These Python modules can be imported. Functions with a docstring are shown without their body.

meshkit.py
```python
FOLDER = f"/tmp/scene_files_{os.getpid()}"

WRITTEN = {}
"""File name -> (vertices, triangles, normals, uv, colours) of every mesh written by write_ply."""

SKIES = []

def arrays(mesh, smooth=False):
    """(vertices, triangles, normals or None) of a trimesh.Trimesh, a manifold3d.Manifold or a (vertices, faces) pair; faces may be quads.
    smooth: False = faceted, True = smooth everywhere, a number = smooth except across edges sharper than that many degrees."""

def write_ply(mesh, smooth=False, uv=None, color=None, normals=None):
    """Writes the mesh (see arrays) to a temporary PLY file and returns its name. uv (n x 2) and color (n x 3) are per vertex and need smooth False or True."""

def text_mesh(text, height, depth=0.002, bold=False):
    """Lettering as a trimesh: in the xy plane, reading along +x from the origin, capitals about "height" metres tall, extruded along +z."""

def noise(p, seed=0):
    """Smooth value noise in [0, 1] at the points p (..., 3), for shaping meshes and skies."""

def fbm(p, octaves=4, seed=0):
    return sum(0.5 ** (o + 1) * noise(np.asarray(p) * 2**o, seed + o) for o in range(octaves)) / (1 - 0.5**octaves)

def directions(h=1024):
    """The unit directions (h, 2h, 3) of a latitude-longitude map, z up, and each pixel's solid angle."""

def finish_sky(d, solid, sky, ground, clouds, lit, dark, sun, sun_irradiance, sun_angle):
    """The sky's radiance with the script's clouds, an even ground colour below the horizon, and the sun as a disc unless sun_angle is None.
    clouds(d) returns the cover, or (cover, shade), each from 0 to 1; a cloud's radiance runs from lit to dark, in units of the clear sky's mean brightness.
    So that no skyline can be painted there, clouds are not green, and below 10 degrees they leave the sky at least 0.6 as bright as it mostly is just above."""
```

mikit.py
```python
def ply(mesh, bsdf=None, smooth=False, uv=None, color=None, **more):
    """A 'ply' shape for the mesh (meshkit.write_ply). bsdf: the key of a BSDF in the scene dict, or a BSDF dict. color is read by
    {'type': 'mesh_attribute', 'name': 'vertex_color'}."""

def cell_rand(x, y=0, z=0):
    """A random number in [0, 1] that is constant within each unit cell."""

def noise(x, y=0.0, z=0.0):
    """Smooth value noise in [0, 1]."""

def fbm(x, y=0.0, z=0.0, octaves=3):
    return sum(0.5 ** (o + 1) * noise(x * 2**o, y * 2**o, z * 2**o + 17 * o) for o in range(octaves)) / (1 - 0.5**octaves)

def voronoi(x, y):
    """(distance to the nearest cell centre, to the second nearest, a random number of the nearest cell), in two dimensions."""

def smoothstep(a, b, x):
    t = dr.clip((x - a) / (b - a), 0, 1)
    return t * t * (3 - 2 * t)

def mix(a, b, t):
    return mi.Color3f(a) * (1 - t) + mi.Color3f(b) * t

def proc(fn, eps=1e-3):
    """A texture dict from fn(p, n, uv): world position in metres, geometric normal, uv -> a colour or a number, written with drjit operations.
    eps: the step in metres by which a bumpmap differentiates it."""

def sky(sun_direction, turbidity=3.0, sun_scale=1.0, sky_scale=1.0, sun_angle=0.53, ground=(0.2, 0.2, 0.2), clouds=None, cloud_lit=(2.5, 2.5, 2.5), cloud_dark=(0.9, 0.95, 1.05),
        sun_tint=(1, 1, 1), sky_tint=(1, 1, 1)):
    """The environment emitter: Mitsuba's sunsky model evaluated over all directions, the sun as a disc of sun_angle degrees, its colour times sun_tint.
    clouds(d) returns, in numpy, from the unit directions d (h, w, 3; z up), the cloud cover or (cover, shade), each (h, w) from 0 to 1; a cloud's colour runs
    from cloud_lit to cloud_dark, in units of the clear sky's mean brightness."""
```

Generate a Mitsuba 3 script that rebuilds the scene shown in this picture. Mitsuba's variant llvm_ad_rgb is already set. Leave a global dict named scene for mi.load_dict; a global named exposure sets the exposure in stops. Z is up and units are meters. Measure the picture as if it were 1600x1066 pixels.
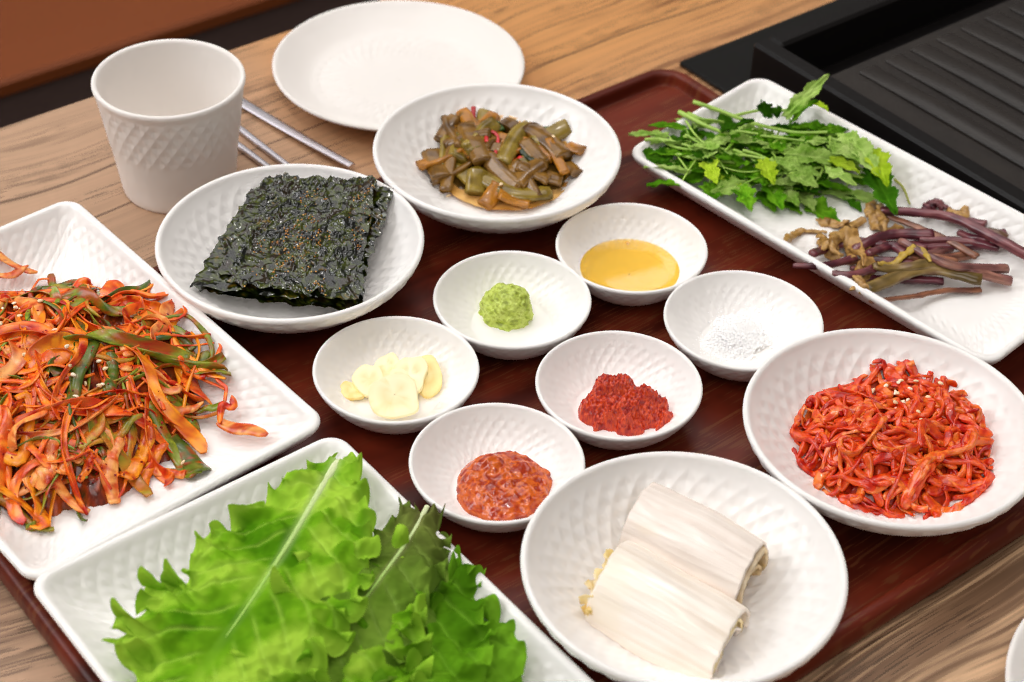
import math, random
import numpy as np, trimesh, drjit as dr, mitsuba as mi
import meshkit, mikit
from mikit import noise, fbm, voronoi, cell_rand, smoothstep, mix

T = mi.ScalarTransform4f
scene, labels = {'type': 'scene'}, {}

# ------------------------------------------------------------------ camera, lamps, exposure
CAM = np.array([-0.5198, -0.6419, 0.6786]); FWD = np.array([0.4865, 0.6008, -0.63429]); UP = np.array([0.3711, 0.5152, 0.7726])
scene['camera'] = {'type': 'thinlens', 'fov': 31.63, 'fov_axis': 'x', 'aperture_radius': 0.0037, 'focus_distance': 1.005,
                   'near_clip': 0.05, 'far_clip': 60.0,
                   'to_world': T().look_at(origin=CAM.tolist(), target=(CAM + FWD).tolist(), up=UP.tolist()),
                   'film': {'type': 'hdrfilm', 'width': 1024, 'height': 682}, 'sampler': {'type': 'independent', 'sample_count': 64}}
exposure = 0.07
RIGHT = np.array([0.777, -0.629, 0]); AWAY = np.array([0.629, 0.777, 0])


def lamp(name, pos, size, rgb, label, target=(0, 0, 0)):
    scene[name] = {'type': 'rectangle', 'to_world': T().look_at(origin=list(map(float, pos)), target=list(target), up=[0.3, 0.9, 0.1]) @ T().scale([size[0] / 2, size[1] / 2, 1]),
                   'emitter': {'type': 'area', 'radiance': {'type': 'rgb', 'value': list(rgb)}}}
    labels[name] = {'label': label, 'category': 'lamp'}


lamp('window_light', -RIGHT * 1.9 - AWAY * 0.15 + [0, 0, 1.55], (1.3, 1.3), (5.1, 5.15, 5.2), 'large cool white panel lamp high at the left of the table')
lamp('ceiling_lamp', -RIGHT * 0.2 + AWAY * 0.9 + [0, 0, 2.1], (2.2, 2.2), (1.95, 1.90, 1.85), 'broad warm white ceiling panel lamp above the back of the table')
lamp('ceiling_lamp_001', -AWAY * 1.4 + RIGHT * 0.1 + [0, 0, 1.9], (1.3, 1.3), (2.7, 2.6, 2.5), 'warm white ceiling panel lamp behind the photographer')
for _i, (_r, _a) in enumerate(((-0.75, 0.25), (0.15, 0.75), (-0.25, -0.75))):
    lamp('downlight' if _i == 0 else f'downlight_{_i:03d}', RIGHT * _r + AWAY * _a + [0, 0, 1.95], (0.13, 0.13), (52, 50, 48), 'small bright ceiling spotlight ' + ('left of the table', 'beyond the table', 'in front of the table')[_i], target=(float(RIGHT[0] * _r * 0.5), float(RIGHT[1] * _r * 0.5), 0))
scene['room_glow'] = {'type': 'constant', 'radiance': {'type': 'rgb', 'value': [0.20, 0.185, 0.17]}}

# ------------------------------------------------------------------ helpers


def lin(*c):
    """sRGB 0..255 to linear"""
    c = np.array(c, float) / 255
    return np.where(c <= 0.04045, c / 12.92, ((c + 0.055) / 1.055) ** 2.4)


def numbered(name):
    if name not in scene and name not in labels and not any(k.startswith(name + '__') for k in scene):
        return name
    i = COUNT.get(name, 0)
    while True:
        i += 1
        k = f'{name}_{i:03d}'
        if k not in scene and k not in labels:
            COUNT[name] = i
            return k


COUNT = {}


def thing(name, label, cat, group=None, kind=None):
    k = numbered(name)
    labels[k] = {'label': label, 'category': cat}
    if group: labels[k]['group'] = group
    if kind: labels[k]['kind'] = kind
    return k


def put(key, shape, at=None, rot=0):
    if at is not None:
        shape = {**shape, 'to_world': T().translate(list(map(float, at))).rotate([0, 0, 1], rot)}
    scene[key] = shape
    return key


def part(parent, name, shape, at=None, rot=0, label=None, kind=None):
    base = parent + '__' + name
    k, i = base, 0
    if base in scene:
        i = COUNT.get(base, 0)
        while k in scene:
            i += 1
            k = f'{base}_{i:03d}'
        COUNT[base] = i
    if label or kind:
        labels[k] = {}
        if label: labels[k]['label'] = label
        if kind: labels[k]['kind'] = kind
    return put(k, shape, at, rot)


def grid_faces(n, m, closed):
    """faces of an n x m vertex grid; closed: wraps in the second index"""
    i, j = np.meshgrid(np.arange(n - 1), np.arange(m if closed else m - 1), indexing='ij')
    j2 = (j + 1) % m
    q = np.stack([i * m + j, i * m + j2, (i + 1) * m + j2, (i + 1) * m + j], -1).reshape(-1, 4)
    return np.vstack([q[:, [0, 1, 2]], q[:, [0, 2, 3]]])


def catmull(P, n):
    """n points along a Catmull-Rom curve through P"""
    P = np.asarray(P, float)
    Q = np.vstack([2 * P[0] - P[1], P, 2 * P[-1] - P[-2]])
    u = np.linspace(0, len(P) - 1 - 1e-9, n)
    i = np.floor(u).astype(int); t = (u - i)[:, None]
    a, b, c, d = Q[i], Q[i + 1], Q[i + 2], Q[i + 3]
    return 0.5 * (2 * b + (c - a) * t + (2 * a - 5 * b + 4 * c - d) * t**2 + (3 * b - a - 3 * c + d) * t**3)


def resample(P, step):
    P = np.asarray(P, float)
    s = np.r_[0, np.cumsum(np.linalg.norm(np.diff(P, axis=0), axis=1))]
    n = max(2, int(round(s[-1] / step)) + 1)
    q = np.linspace(0, s[-1], n)
    return np.stack([np.interp(q, s, P[:, k]) for k in range(P.shape[1])], 1)


def diamonds(u, v):
    """height 0..1 of a field of four-sided pyramids"""
    a, b = (u + v) % 1, (u - v) % 1
    return np.minimum(np.minimum(a, 1 - a), np.minimum(b, 1 - b)) * 2


def ramp(a, b, x):
    t = np.clip((x - a) / (b - a), 0, 1)
    return t * t * (3 - 2 * t)


def revolve(profile, n, patterns=(), step=0.0011):
    """profile (r, z) turned about z; patterns: (s0, s1, count, cell height, depth) between two arc lengths"""
    pr = resample(profile, step)
    s = np.r_[0, np.cumsum(np.linalg.norm(np.diff(pr, axis=0), axis=1))]
    tg = np.gradient(pr, axis=0); tg /= np.linalg.norm(tg, axis=1, keepdims=True) + 1e-12
    nr = np.stack([-tg[:, 1], tg[:, 0]], 1)
    th = np.arange(n) * 2 * np.pi / n
    S, TH = np.meshgrid(s, th, indexing='ij')
    d = np.zeros_like(S)
    for s0, s1, cnt, ch, depth in patterns:
        w = ramp(s0, s0 + ch * 0.5, S) * (1 - ramp(s1 - ch * 0.35, s1, S))
        d += w * depth * (diamonds(TH * cnt / (2 * np.pi), (S - s0) / ch) - 0.6)
    R = pr[:, 0][:, None] + d * nr[:, 0][:, None]
    Z = pr[:, 1][:, None] + d * nr[:, 1][:, None]
    V = np.stack([R * np.cos(TH), R * np.sin(TH), Z], -1).reshape(-1, 3)
    return V, grid_faces(len(pr), n, True)


def rounded_ring(a, b, r, npts):
    """points and outward normals round a rectangle of half sizes a, b with corner radius r, evenly in arc length"""
    base = []
    for cx, cy, q in ((a - r, b - r, 0), (-a + r, b - r, 1), (-a + r, -b + r, 2), (a - r, -b + r, 3)):
        for t in np.linspace(0, np.pi / 2, 13):
            an = t + q * np.pi / 2
            base.append((cx, cy, math.cos(an), math.sin(an)))
    return np.array(base)


def rect_dish(a, b, rc, profile, nper, pattern=None, shrink=0.5, cap_steps=10, step=0.0012):
    """a dish with a rounded rectangular rim; profile (inset, z) from the under side's centre out, over the rim and in to the flat"""
    pr = resample(profile, step)
    s = np.r_[0, np.cumsum(np.linalg.norm(np.diff(pr, axis=0), axis=1))]
    tg = np.gradient(pr, axis=0); tg /= np.linalg.norm(tg, axis=1, keepdims=True) + 1e-12
    ring0 = rounded_ring(a, b, rc, 0)
    P0 = ring0[:, :2] + rc * ring0[:, 2:]
    close = np.vstack([P0, P0[:1]])
    L = np.r_[0, np.cumsum(np.linalg.norm(np.diff(close, axis=0), axis=1))]
    q = np.linspace(0, L[-1], nper, endpoint=False)
    ang = np.unwrap(np.arctan2(np.r_[ring0[:, 3], ring0[0, 3]], np.r_[ring0[:, 2], ring0[0, 2]]))
    an = np.interp(q, L, ang)
    # which of the straight runs / corners a point belongs to: keep its fraction along the rim
    X0 = np.interp(q, L, close[:, 0]); Y0 = np.interp(q, L, close[:, 1])
    nx, ny = np.cos(an), np.sin(an)
    c0 = np.stack([X0 - rc * nx, Y0 - rc * ny], 1)
    rows = []
    cnt = max(8, int(round(L[-1] / pattern[2]))) if pattern else 0
    for (d, z), si, (td, tz) in zip(pr, s, tg):
        r = max(rc - shrink * d, 0.005)
        k = np.array([(a - d - r) / (a - rc), (b - d - r) / (b - rc)])
        disp = 0
        if pattern:
            s0, s1, cw, ch, depth = pattern
            w = float(ramp(s0, s0 + ch * 0.4, si) * (1 - ramp(s1 - ch * 0.9, s1, si)))
            disp = w * depth * (diamonds(q / L[-1] * cnt, (si - s0) / ch) - 0.6)
        # the normal of the profile: inset grows inwards
        rows.append(np.stack([c0[:, 0] * k[0] + nx * (r + disp * tz), c0[:, 1] * k[1] + ny * (r + disp * tz), z + disp * td + 0 * nx], 1))
    last = rows[-1]
    for t in np.linspace(0, 1, cap_steps + 1)[1:]:
        rows.append(last * [1 - t, 1 - t, 1])
    first = rows[0]
    rows = [first * [0.01, 0.01, 1]] + rows
    V = np.concatenate(rows)
    return V, grid_faces(len(rows), nper, True)[:, ::-1]


def box(x0, x1, y0, y1, z0, z1, bevel=0.0):
    """a box with chamfered edges"""
    e = bevel
    if e <= 0:
        m = trimesh.creation.box(extents=(x1 - x0, y1 - y0, z1 - z0)); m.apply_translation(((x0 + x1) / 2, (y0 + y1) / 2, (z0 + z1) / 2))
        return m
    pts = []
    for sx in (0, 1):
        for sy in (0, 1):
            for sz in (0, 1):
                c = np.array([(x0, x1)[sx], (y0, y1)[sy], (z0, z1)[sz]]); g = np.array([1 - 2 * sx, 1 - 2 * sy, 1 - 2 * sz]) * e
                for k in range(3):
                    o = g.copy(); o[k] = 0
                    pts.append(c + o)
    return trimesh.PointCloud(np.array(pts)).convex_hull


def sweep(P, W, H, roll=0.0, k=8, curl=0.0, up=(0, 0, 1), power=2.6):
    """a strip: half width W and half thickness H along the points P; curl bends its cross-section into an arc. Returns V, F, (s, a)"""
    P = np.asarray(P, float); n = len(P)
    W = np.broadcast_to(W, (n,)).astype(float); H = np.broadcast_to(H, (n,)).astype(float); roll = np.broadcast_to(roll, (n,)).astype(float); curl = np.broadcast_to(curl, (n,)).astype(float)
    t = np.gradient(P, axis=0); t /= np.linalg.norm(t, axis=1, keepdims=True) + 1e-12
    sd = np.cross(t, np.broadcast_to(np.asarray(up, float), (n, 3)))
    l = np.linalg.norm(sd, axis=1, keepdims=True)
    sd = np.where(l > 1e-3, sd / np.maximum(l, 1e-9), [1.0, 0, 0])
    for i in range(1, n):
        if sd[i] @ sd[i - 1] < 0: sd[i] = -sd[i]
    nn = np.cross(sd, t)
    c, s_ = np.cos(roll)[:, None], np.sin(roll)[:, None]
    sd, nn = c * sd + s_ * nn, -s_ * sd + c * nn
    ph = np.arange(k) * 2 * np.pi / k
    ca, sa = np.cos(ph), np.sin(ph)
    a = np.sign(ca) * np.abs(ca) ** (2 / power); b = np.sign(sa) * np.abs(sa) ** (2 / power)
    A = a[None] * W[:, None]; B = b[None] * H[:, None]
    cu = curl[:, None]
    big = np.abs(cu) > 1e-3
    r = W[:, None] / np.where(big, cu, 1)
    an = a[None] * np.where(big, cu, 0)
    X = np.where(big, (r + B) * np.sin(an), A); Y = np.where(big, (r + B) * np.cos(an) - r, B)
    V = P[:, None] + X[..., None] * sd[:, None] + Y[..., None] * nn[:, None]
    V = V.reshape(-1, 3)
    F = grid_faces(n, k, True)
    V = np.vstack([V, P[:1], P[-1:]])
    j = np.arange(k); j2 = (j + 1) % k
    F = np.vstack([F, np.stack([np.full(k, n * k), j2, j], 1), np.stack([np.full(k, n * k + 1), (n - 1) * k + j, (n - 1) * k + j2], 1)])
    S = np.r_[np.repeat(np.linspace(0, 1, n), k), 0, 1]
    AA = np.r_[np.tile(a, n), 0, 0]
    return V, F, (S, AA)


def mixc(a, b, t):
    t = np.asarray(t)[:, None]
    return np.asarray(a) * (1 - t) + np.asarray(b) * t


def join(parts):
    """(V, F[, C]) pieces into one"""
    vs, fs, cs, o = [], [], [], 0
    for p in parts:
        vs.append(p[0]); fs.append(np.asarray(p[1]) + o); o += len(p[0])
        if len(p) > 2: cs.append(p[2])
    return (np.vstack(vs), np.vstack(fs)) + ((np.vstack(cs),) if cs else ())


VC = {'type': 'mesh_attribute', 'name': 'vertex_color'}


def principled(**k):
    return {'type': 'twosided', 'bsdf': {'type': 'principled', **{a: ({'type': 'rgb', 'value': list(map(float, b))} if isinstance(b, (tuple, list, np.ndarray)) else b) for a, b in k.items()}}}


# ------------------------------------------------------------------ materials of the setting


def wood(p, n, uv):
    x, y = p.x, p.y
    wob = (fbm(x * 4.0, y * 9.0, 3.0, 3) - 0.5) * 0.05 + (noise(x * 1.7, y * 3.0, 9.0) - 0.5) * 0.05
    yy = y + wob
    tone = fbm(x * 1.3 + 5, yy * 16, 0, 3)
    fine = fbm(x * 14, yy * 420, 1, 3)
    pore = smoothstep(0.62, 0.8, noise(x * 55, yy * 1500, 2)) * smoothstep(0.35, 0.65, noise(x * 9, yy * 60, 4))
    vein = dr.abs(dr.sin(yy * 62 + fbm(x * 2.5, yy * 8, 7, 2) * 7))
    line = smoothstep(0.14, 0.0, vein) * smoothstep(0.38, 0.55, noise(x * 2.2, yy * 18, 11))
    orange = smoothstep(-0.04, 0.14, x) * smoothstep(0.05, 0.25, y)
    warm = smoothstep(-0.15, 0.0, x) * smoothstep(-0.24, -0.30, y)
    light = mix((0.42, 0.262, 0.168), (0.53, 0.25, 0.088), orange)
    dark = mix((0.125, 0.068, 0.042), (0.20, 0.070, 0.022), orange)
    light = mix(light, (0.60, 0.385, 0.225), warm)
    dark = mix(dark, (0.20, 0.11, 0.06), warm)
    c = mix(dark, light, smoothstep(0.30, 0.60, tone * 0.62 + fine * 0.4))
    c = c * (1 - 0.5 * pore) * (0.86 + 0.28 * fine)
    return c * (1 - 0.72 * line) + mi.Color3f(0.035, 0.017, 0.009) * (0.72 * line)


def tray_wood(p, n, uv):
    x, y = p.x, p.y
    yy = y + (noise(x * 3, y * 5, 2) - 0.5) * 0.03
    t = fbm(x * 3, yy * 60, 0, 3)
    fig = fbm(x * 7, yy * 25, 5, 3)
    pore = smoothstep(0.60, 0.82, noise(x * 85 + noise(x * 30, y * 30, 1) * 3, yy * 1300, 3)) * smoothstep(0.36, 0.62, fbm(x * 5, yy * 45, 8, 2))
    c = mix((0.046, 0.0056, 0.0027), (0.150, 0.0195, 0.0075), smoothstep(0.25, 0.75, 0.6 * t + 0.45 * fig))
    return c * (1 - 0.6 * pore) + mi.Color3f(0.20, 0.068, 0.025) * (0.5 * pore)


scene['wood_surface'] = principled(base_color=mikit.proc(wood), roughness=0.45, specular=0.28)
scene['tray_lacquer'] = principled(base_color=mikit.proc(tray_wood), roughness=0.34, specular=0.2, clearcoat=0.06, clearcoat_gloss=0.95)
scene['melamine'] = principled(base_color=(0.80, 0.775, 0.752), roughness=0.29, specular=0.5)
scene['melamine_cream'] = principled(base_color=(0.75, 0.71, 0.675), roughness=0.40, specular=0.4)
scene['black_enamel'] = principled(base_color=(0.007, 0.006, 0.006), roughness=0.38, specular=0.14)
scene['black_glass'] = principled(base_color=(0.006, 0.006, 0.006), roughness=0.14, specular=0.3)
scene['grill_iron'] = principled(base_color=mikit.proc(lambda p, n, uv: mix((0.013, 0.010, 0.009), (0.022, 0.017, 0.014), fbm(p.x * 90, p.y * 25, 0, 3))), roughness=0.44, specular=0.30)
scene['steel'] = {'type': 'twosided', 'bsdf': {'type': 'roughconductor', 'material': 'Cr', 'alpha': 0.2}}
scene['bench_leather'] = principled(base_color=mikit.proc(lambda p, n, uv: mix((0.15, 0.033, 0.006), (0.225, 0.054, 0.011), fbm(p.x * 4, p.y * 7, p.z * 5, 3))), roughness=0.5, specular=0.35)
scene['bench_base'] = principled(base_color=(0.11, 0.068, 0.06), roughness=0.6)
scene['floor_paint'] = principled(base_color=(0.05, 0.04, 0.035), roughness=0.6)
scene['edge_band'] = principled(base_color=(0.075, 0.05, 0.042), roughness=0.5)

# ------------------------------------------------------------------ setting: floor, table, bench
k = thing('floor', 'dark floor in the gap behind the table', 'floor', kind='structure'); labels[k].pop('category')
put(k, mikit.ply(box(-3, 4, -3, 4, -0.78, -0.74), 'floor_paint'))
tb = thing('dining_table', 'walnut grained wooden dining table under the red tray and the plates', 'table')
part(tb, 'table_top', mikit.ply(box(-1.1, 1.6, -1.0, 0.387, -0.036, 0.0, 0.0015), 'wood_surface'))
part(tb, 'leg', mikit.ply(box(-0.95, -0.87, 0.20, 0.28, -0.74, -0.037), 'edge_band'))
part(tb, 'leg', mikit.ply(box(1.35, 1.43, 0.20, 0.28, -0.74, -0.037), 'edge_band'))
bn = thing('bench', 'orange brown upholstered bench seat behind the table, out of focus', 'bench')
part(bn, 'seat', mikit.ply(box(-1.3, 2.2, 0.886, 1.75, -0.30, -0.28, 0.004), 'bench_leather'))
part(bn, 'base', mikit.ply(box(-1.3, 2.2, 0.895, 1.75, -0.74, -0.301), 'bench_base'))

# ------------------------------------------------------------------ tray
ty = thing('serving_tray', 'dark red lacquered wooden serving tray with raised rim under the dishes', 'tray')
prof = [(0.10, 0.0005), (0.004, 0.0005), (0.001, 0.003), (0.0, 0.008), (0.0006, 0.0135), (0.0018, 0.0156), (0.0038, 0.0166), (0.0068, 0.0168), (0.0084, 0.0162), (0.0093, 0.0145), (0.0103, 0.0100), (0.0112, 0.0083), (0.0122, 0.0080), (0.03, 0.0080), (0.10, 0.0080)]
V, F = rect_dish(0.300, 0.229, 0.022, prof, 480, None, shrink=0.7, cap_steps=14)
part(ty, 'board', mikit.ply((V, F), 'tray_lacquer', smooth=40), at=(-0.027, -0.059, 0))
FL = 0.008   # the tray's floor

# ------------------------------------------------------------------ white melamine ware
bowl_prof = catmull([(0.0005, 0.0020), (0.030, 0.0020), (0.0328, 0.0010), (0.034, 0.0), (0.036, 0.0), (0.0378, 0.0016), (0.044, 0.0060), (0.050, 0.0100), (0.060, 0.0165), (0.069, 0.0245), (0.0755, 0.0315), (0.0775, 0.0352), (0.0787, 0.0375), (0.0783, 0.0393), (0.0768, 0.0400), (0.0752, 0.0390),
                     (0.0735, 0.0360), (0.0685, 0.0292), (0.060, 0.0208), (0.050, 0.0132), (0.041, 0.0082), (0.034, 0.0064), (0.026, 0.0060), (0.0005, 0.0060)], 260)
dish_prof = catmull([(0.0005, 0.0018), (0.0195, 0.0018), (0.0215, 0.0008), (0.0228, 0.0), (0.0248, 0.0), (0.0262, 0.0012), (0.032, 0.0055), (0.039, 0.0130), (0.0437, 0.0200), (0.0453, 0.0228), (0.0460, 0.0244), (0.0457, 0.0256), (0.0447, 0.0260), (0.0436, 0.0252),
                     (0.0423, 0.0228), (0.0385, 0.0165), (0.033, 0.0105), (0.026, 0.0062), (0.020, 0.0048), (0.0005, 0.0045)], 200)


def arc_at(prof, z_or_r):
    s = np.r_[0, np.cumsum(np.linalg.norm(np.diff(prof, axis=0), axis=1))]
    return s, prof


def pattern_ranges(prof, top_i, z_low_out, z_rim, z_low_in):
    s = np.r_[0, np.cumsum(np.linalg.norm(np.diff(prof, axis=0), axis=1))]
    top = np.argmax(prof[:, 1])
    out0 = s[:top][np.argmax(prof[:top, 1] > z_low_out)]
    out1 = s[:top][np.argmax(prof[:top, 1] > z_rim)]
    ins = prof[top:, 1]
    in0 = s[top:][np.argmax(ins < z_rim)]
    in1 = s[top:][np.argmax(ins < z_low_in)]
    return out0, out1, in0, in1


o0, o1, i0, i1 = pattern_ranges(bowl_prof, 0, 0.002, 0.0358, 0.0064)
bowl_mesh = revolve(bowl_prof, 40 * 9, [(o0, o1, 40, 0.0155, 0.0010), (i0, i1, 40, 0.0150, 0.00095)])
o0, o1, i0, i1 = pattern_ranges(dish_prof, 0, 0.0012, 0.0226, 0.0054)
dish_mesh = revolve(dish_prof, 38 * 8, [(o0, o1, 38, 0.0095, 0.0007), (i0, i1, 38, 0.0085, 0.00055)], step=0.0009)
bowl_ply = mikit.ply(bowl_mesh, 'melamine', smooth=True)
dish_ply = mikit.ply(dish_mesh, 'melamine', smooth=True)
BOWLS = {'nori': (-0.0832, 0.1078), 'stem': (0.0747, 0.1140), 'radish': (0.0863, -0.2142), 'cabbage': (-0.071, -0.2250)}
DISH = {'garlic': (-0.0911, -0.0119), 'wasabi': (-0.0006, 0.0004), 'oil': (0.0885, -0.002), 'salt': (0.0956, -0.0925), 'paste': (0.0004, -0.094), 'ssam': (-0.0914, -0.1041)}
bl = {'nori': 'white faceted bowl holding the dark seaweed sheets', 'stem': 'white faceted bowl holding the brown pickled stems', 'radish': 'white faceted bowl holding the red radish strips', 'cabbage': 'white faceted bowl holding the pale folded cabbage'}
for q, (x, y) in BOWLS.items():
    put(thing('bowl', bl[q], 'bowl', 'white faceted bowls on the tray'), bowl_ply, (x, y, FL), {'nori': 3, 'stem': 11, 'radish': 7, 'cabbage': 1}[q])
dl = {'garlic': 'small white dish holding the garlic slices', 'wasabi': 'small white dish holding the green mound', 'oil': 'small white dish holding the amber liquid', 'salt': 'small white dish holding the coarse salt', 'paste': 'small white dish holding the dark red grainy paste heap', 'ssam': 'small white dish holding the glossy orange brown paste pool'}
for i, (q, (x, y)) in enumerate(DISH.items()):
    put(thing('sauce_dish', dl[q], 'sauce dish', 'small white sauce dishes on the tray'), dish_ply, (x, y, FL), i * 4.3)

plate_prof = catmull([(0.085, 0.0012), (0.050, 0.0012), (0.0265, 0.0), (0.0235, 0.0003), (0.0160, 0.0052), (0.0070, 0.0150), (0.0018, 0.0222), (0.0004, 0.0248), (0.0002, 0.0265), (0.0014, 0.0278), (0.0032, 0.0280), (0.0050, 0.0268),
                      (0.0090, 0.0218), (0.0170, 0.0132), (0.0260, 0.0072), (0.0350, 0.0050), (0.0440, 0.0046), (0.050, 0.0045)], 220)[12:]
ps = np.r_[0, np.cumsum(np.linalg.norm(np.diff(plate_prof, axis=0), axis=1))]
pt = np.argmax(plate_prof[:, 1])
PR = (ps[pt:][np.argmax(plate_prof[pt:, 1] < 0.0262)], ps[pt:][np.argmax(plate_prof[pt:, 0] > 0.042)], 0.0095, 0.0115, 0.0008)
wide_plate = mikit.ply(rect_dish(0.0895, 0.1265, 0.0115, plate_prof, 760, PR, shrink=0.45), 'melamine', smooth=True)
narrow_plate = mikit.ply(rect_dish(0.0655, 0.143, 0.0130, plate_prof, 760, PR, shrink=0.45), 'melamine', smooth=True)


def tilted(shape, x, y, z, rz, tilt):
    return {**shape, 'to_world': T().translate([x, y, z]).rotate([0, 0, 1], rz).rotate([1, 0, 0], tilt)}


put(thing('rectangular_plate', 'wide white rectangular plate under the spicy green onion salad', 'plate', 'white rectangular plates'), tilted(wide_plate, -0.2455, 0.0905, 0.0135, 4.5, 2.4))
put(thing('rectangular_plate', 'wide white rectangular plate under the green lettuce leaves', 'plate', 'white rectangular plates'), tilted(wide_plate, -0.2355, -0.1645, FL, 0.5, 0))
put(thing('rectangular_plate', 'narrow white rectangular plate under the green sprigs and purple shoots', 'plate', 'white rectangular plates'), {**narrow_plate, 'to_world': T().translate([0.2305, -0.0575, FL + 0.0028]).rotate([0, 0, 1], 5.2).rotate([0, 1, 0], -3.2)})
NARROW_Z = lambda u: FL + 0.0028 + 0.0046 + u * 0.0559

rp = catmull([(0.0005, 0.0015), (0.050, 0.0015), (0.053, 0.0), (0.056, 0.0005), (0.066, 0.0045), (0.080, 0.0125), (0.0872, 0.0172), (0.0889, 0.0188), (0.0885, 0.0200), (0.0870, 0.0203), (0.0850, 0.0193), (0.078, 0.0145), (0.066, 0.0078), (0.058, 0.0058), (0.050, 0.0052), (0.0005, 0.0050)], 200)
s_ = np.r_[0, np.cumsum(np.linalg.norm(np.diff(rp, axis=0), axis=1))]
round_plate = mikit.ply(revolve(rp, 44 * 8, [(0.128, 0.160, 44, 0.0125, 0.0008)], 0.0013), 'melamine_cream', smooth=True)
put(thing('round_plate', 'empty white round plate at the back of the table', 'plate', 'round white plates'), round_plate, (0.1106, 0.2745, 0))
put(thing('round_plate', 'edge of a white round plate in the bottom right corner', 'plate', 'round white plates'), round_plate, (0.0805, -0.4195, 0))

cup_prof = catmull([(0.0005, 0.003), (0.030, 0.003), (0.033, 0.0008), (0.0352, 0.0004), (0.0366, 0.003), (0.0385, 0.018), (0.0408, 0.036), (0.0432, 0.054), (0.0452, 0.068), (0.0466, 0.0745), (0.0478, 0.0775), (0.0479, 0.0798), (0.0468, 0.0810), (0.0452, 0.0804),
                    (0.0442, 0.0780), (0.0425, 0.060), (0.040, 0.036), (0.037, 0.014), (0.034, 0.0062), (0.028, 0.0050), (0.0005, 0.0050)], 220)
cs = np.r_[0, np.cumsum(np.linalg.norm(np.diff(cup_prof, axis=0), axis=1))]
zc = lambda z: cs[np.argmax(cup_prof[:, 1] > z)]
put(thing('cup', 'white tapered cup with a faceted band beside the steel cutlery', 'cup'), mikit.ply(revolve(cup_prof, 30 * 10, [(cs[np.argmax((cup_prof[:, 1] > 0.034) & (cup_prof[:, 0] > 0.038))], cs[np.argmax(cup_prof[:, 1] > 0.0735)], 30, 0.0135, 0.0010)], 0.0012), 'melamine_cream', smooth=True), (-0.0767, 0.2574, 0))

# ------------------------------------------------------------------ cutlery


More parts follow.
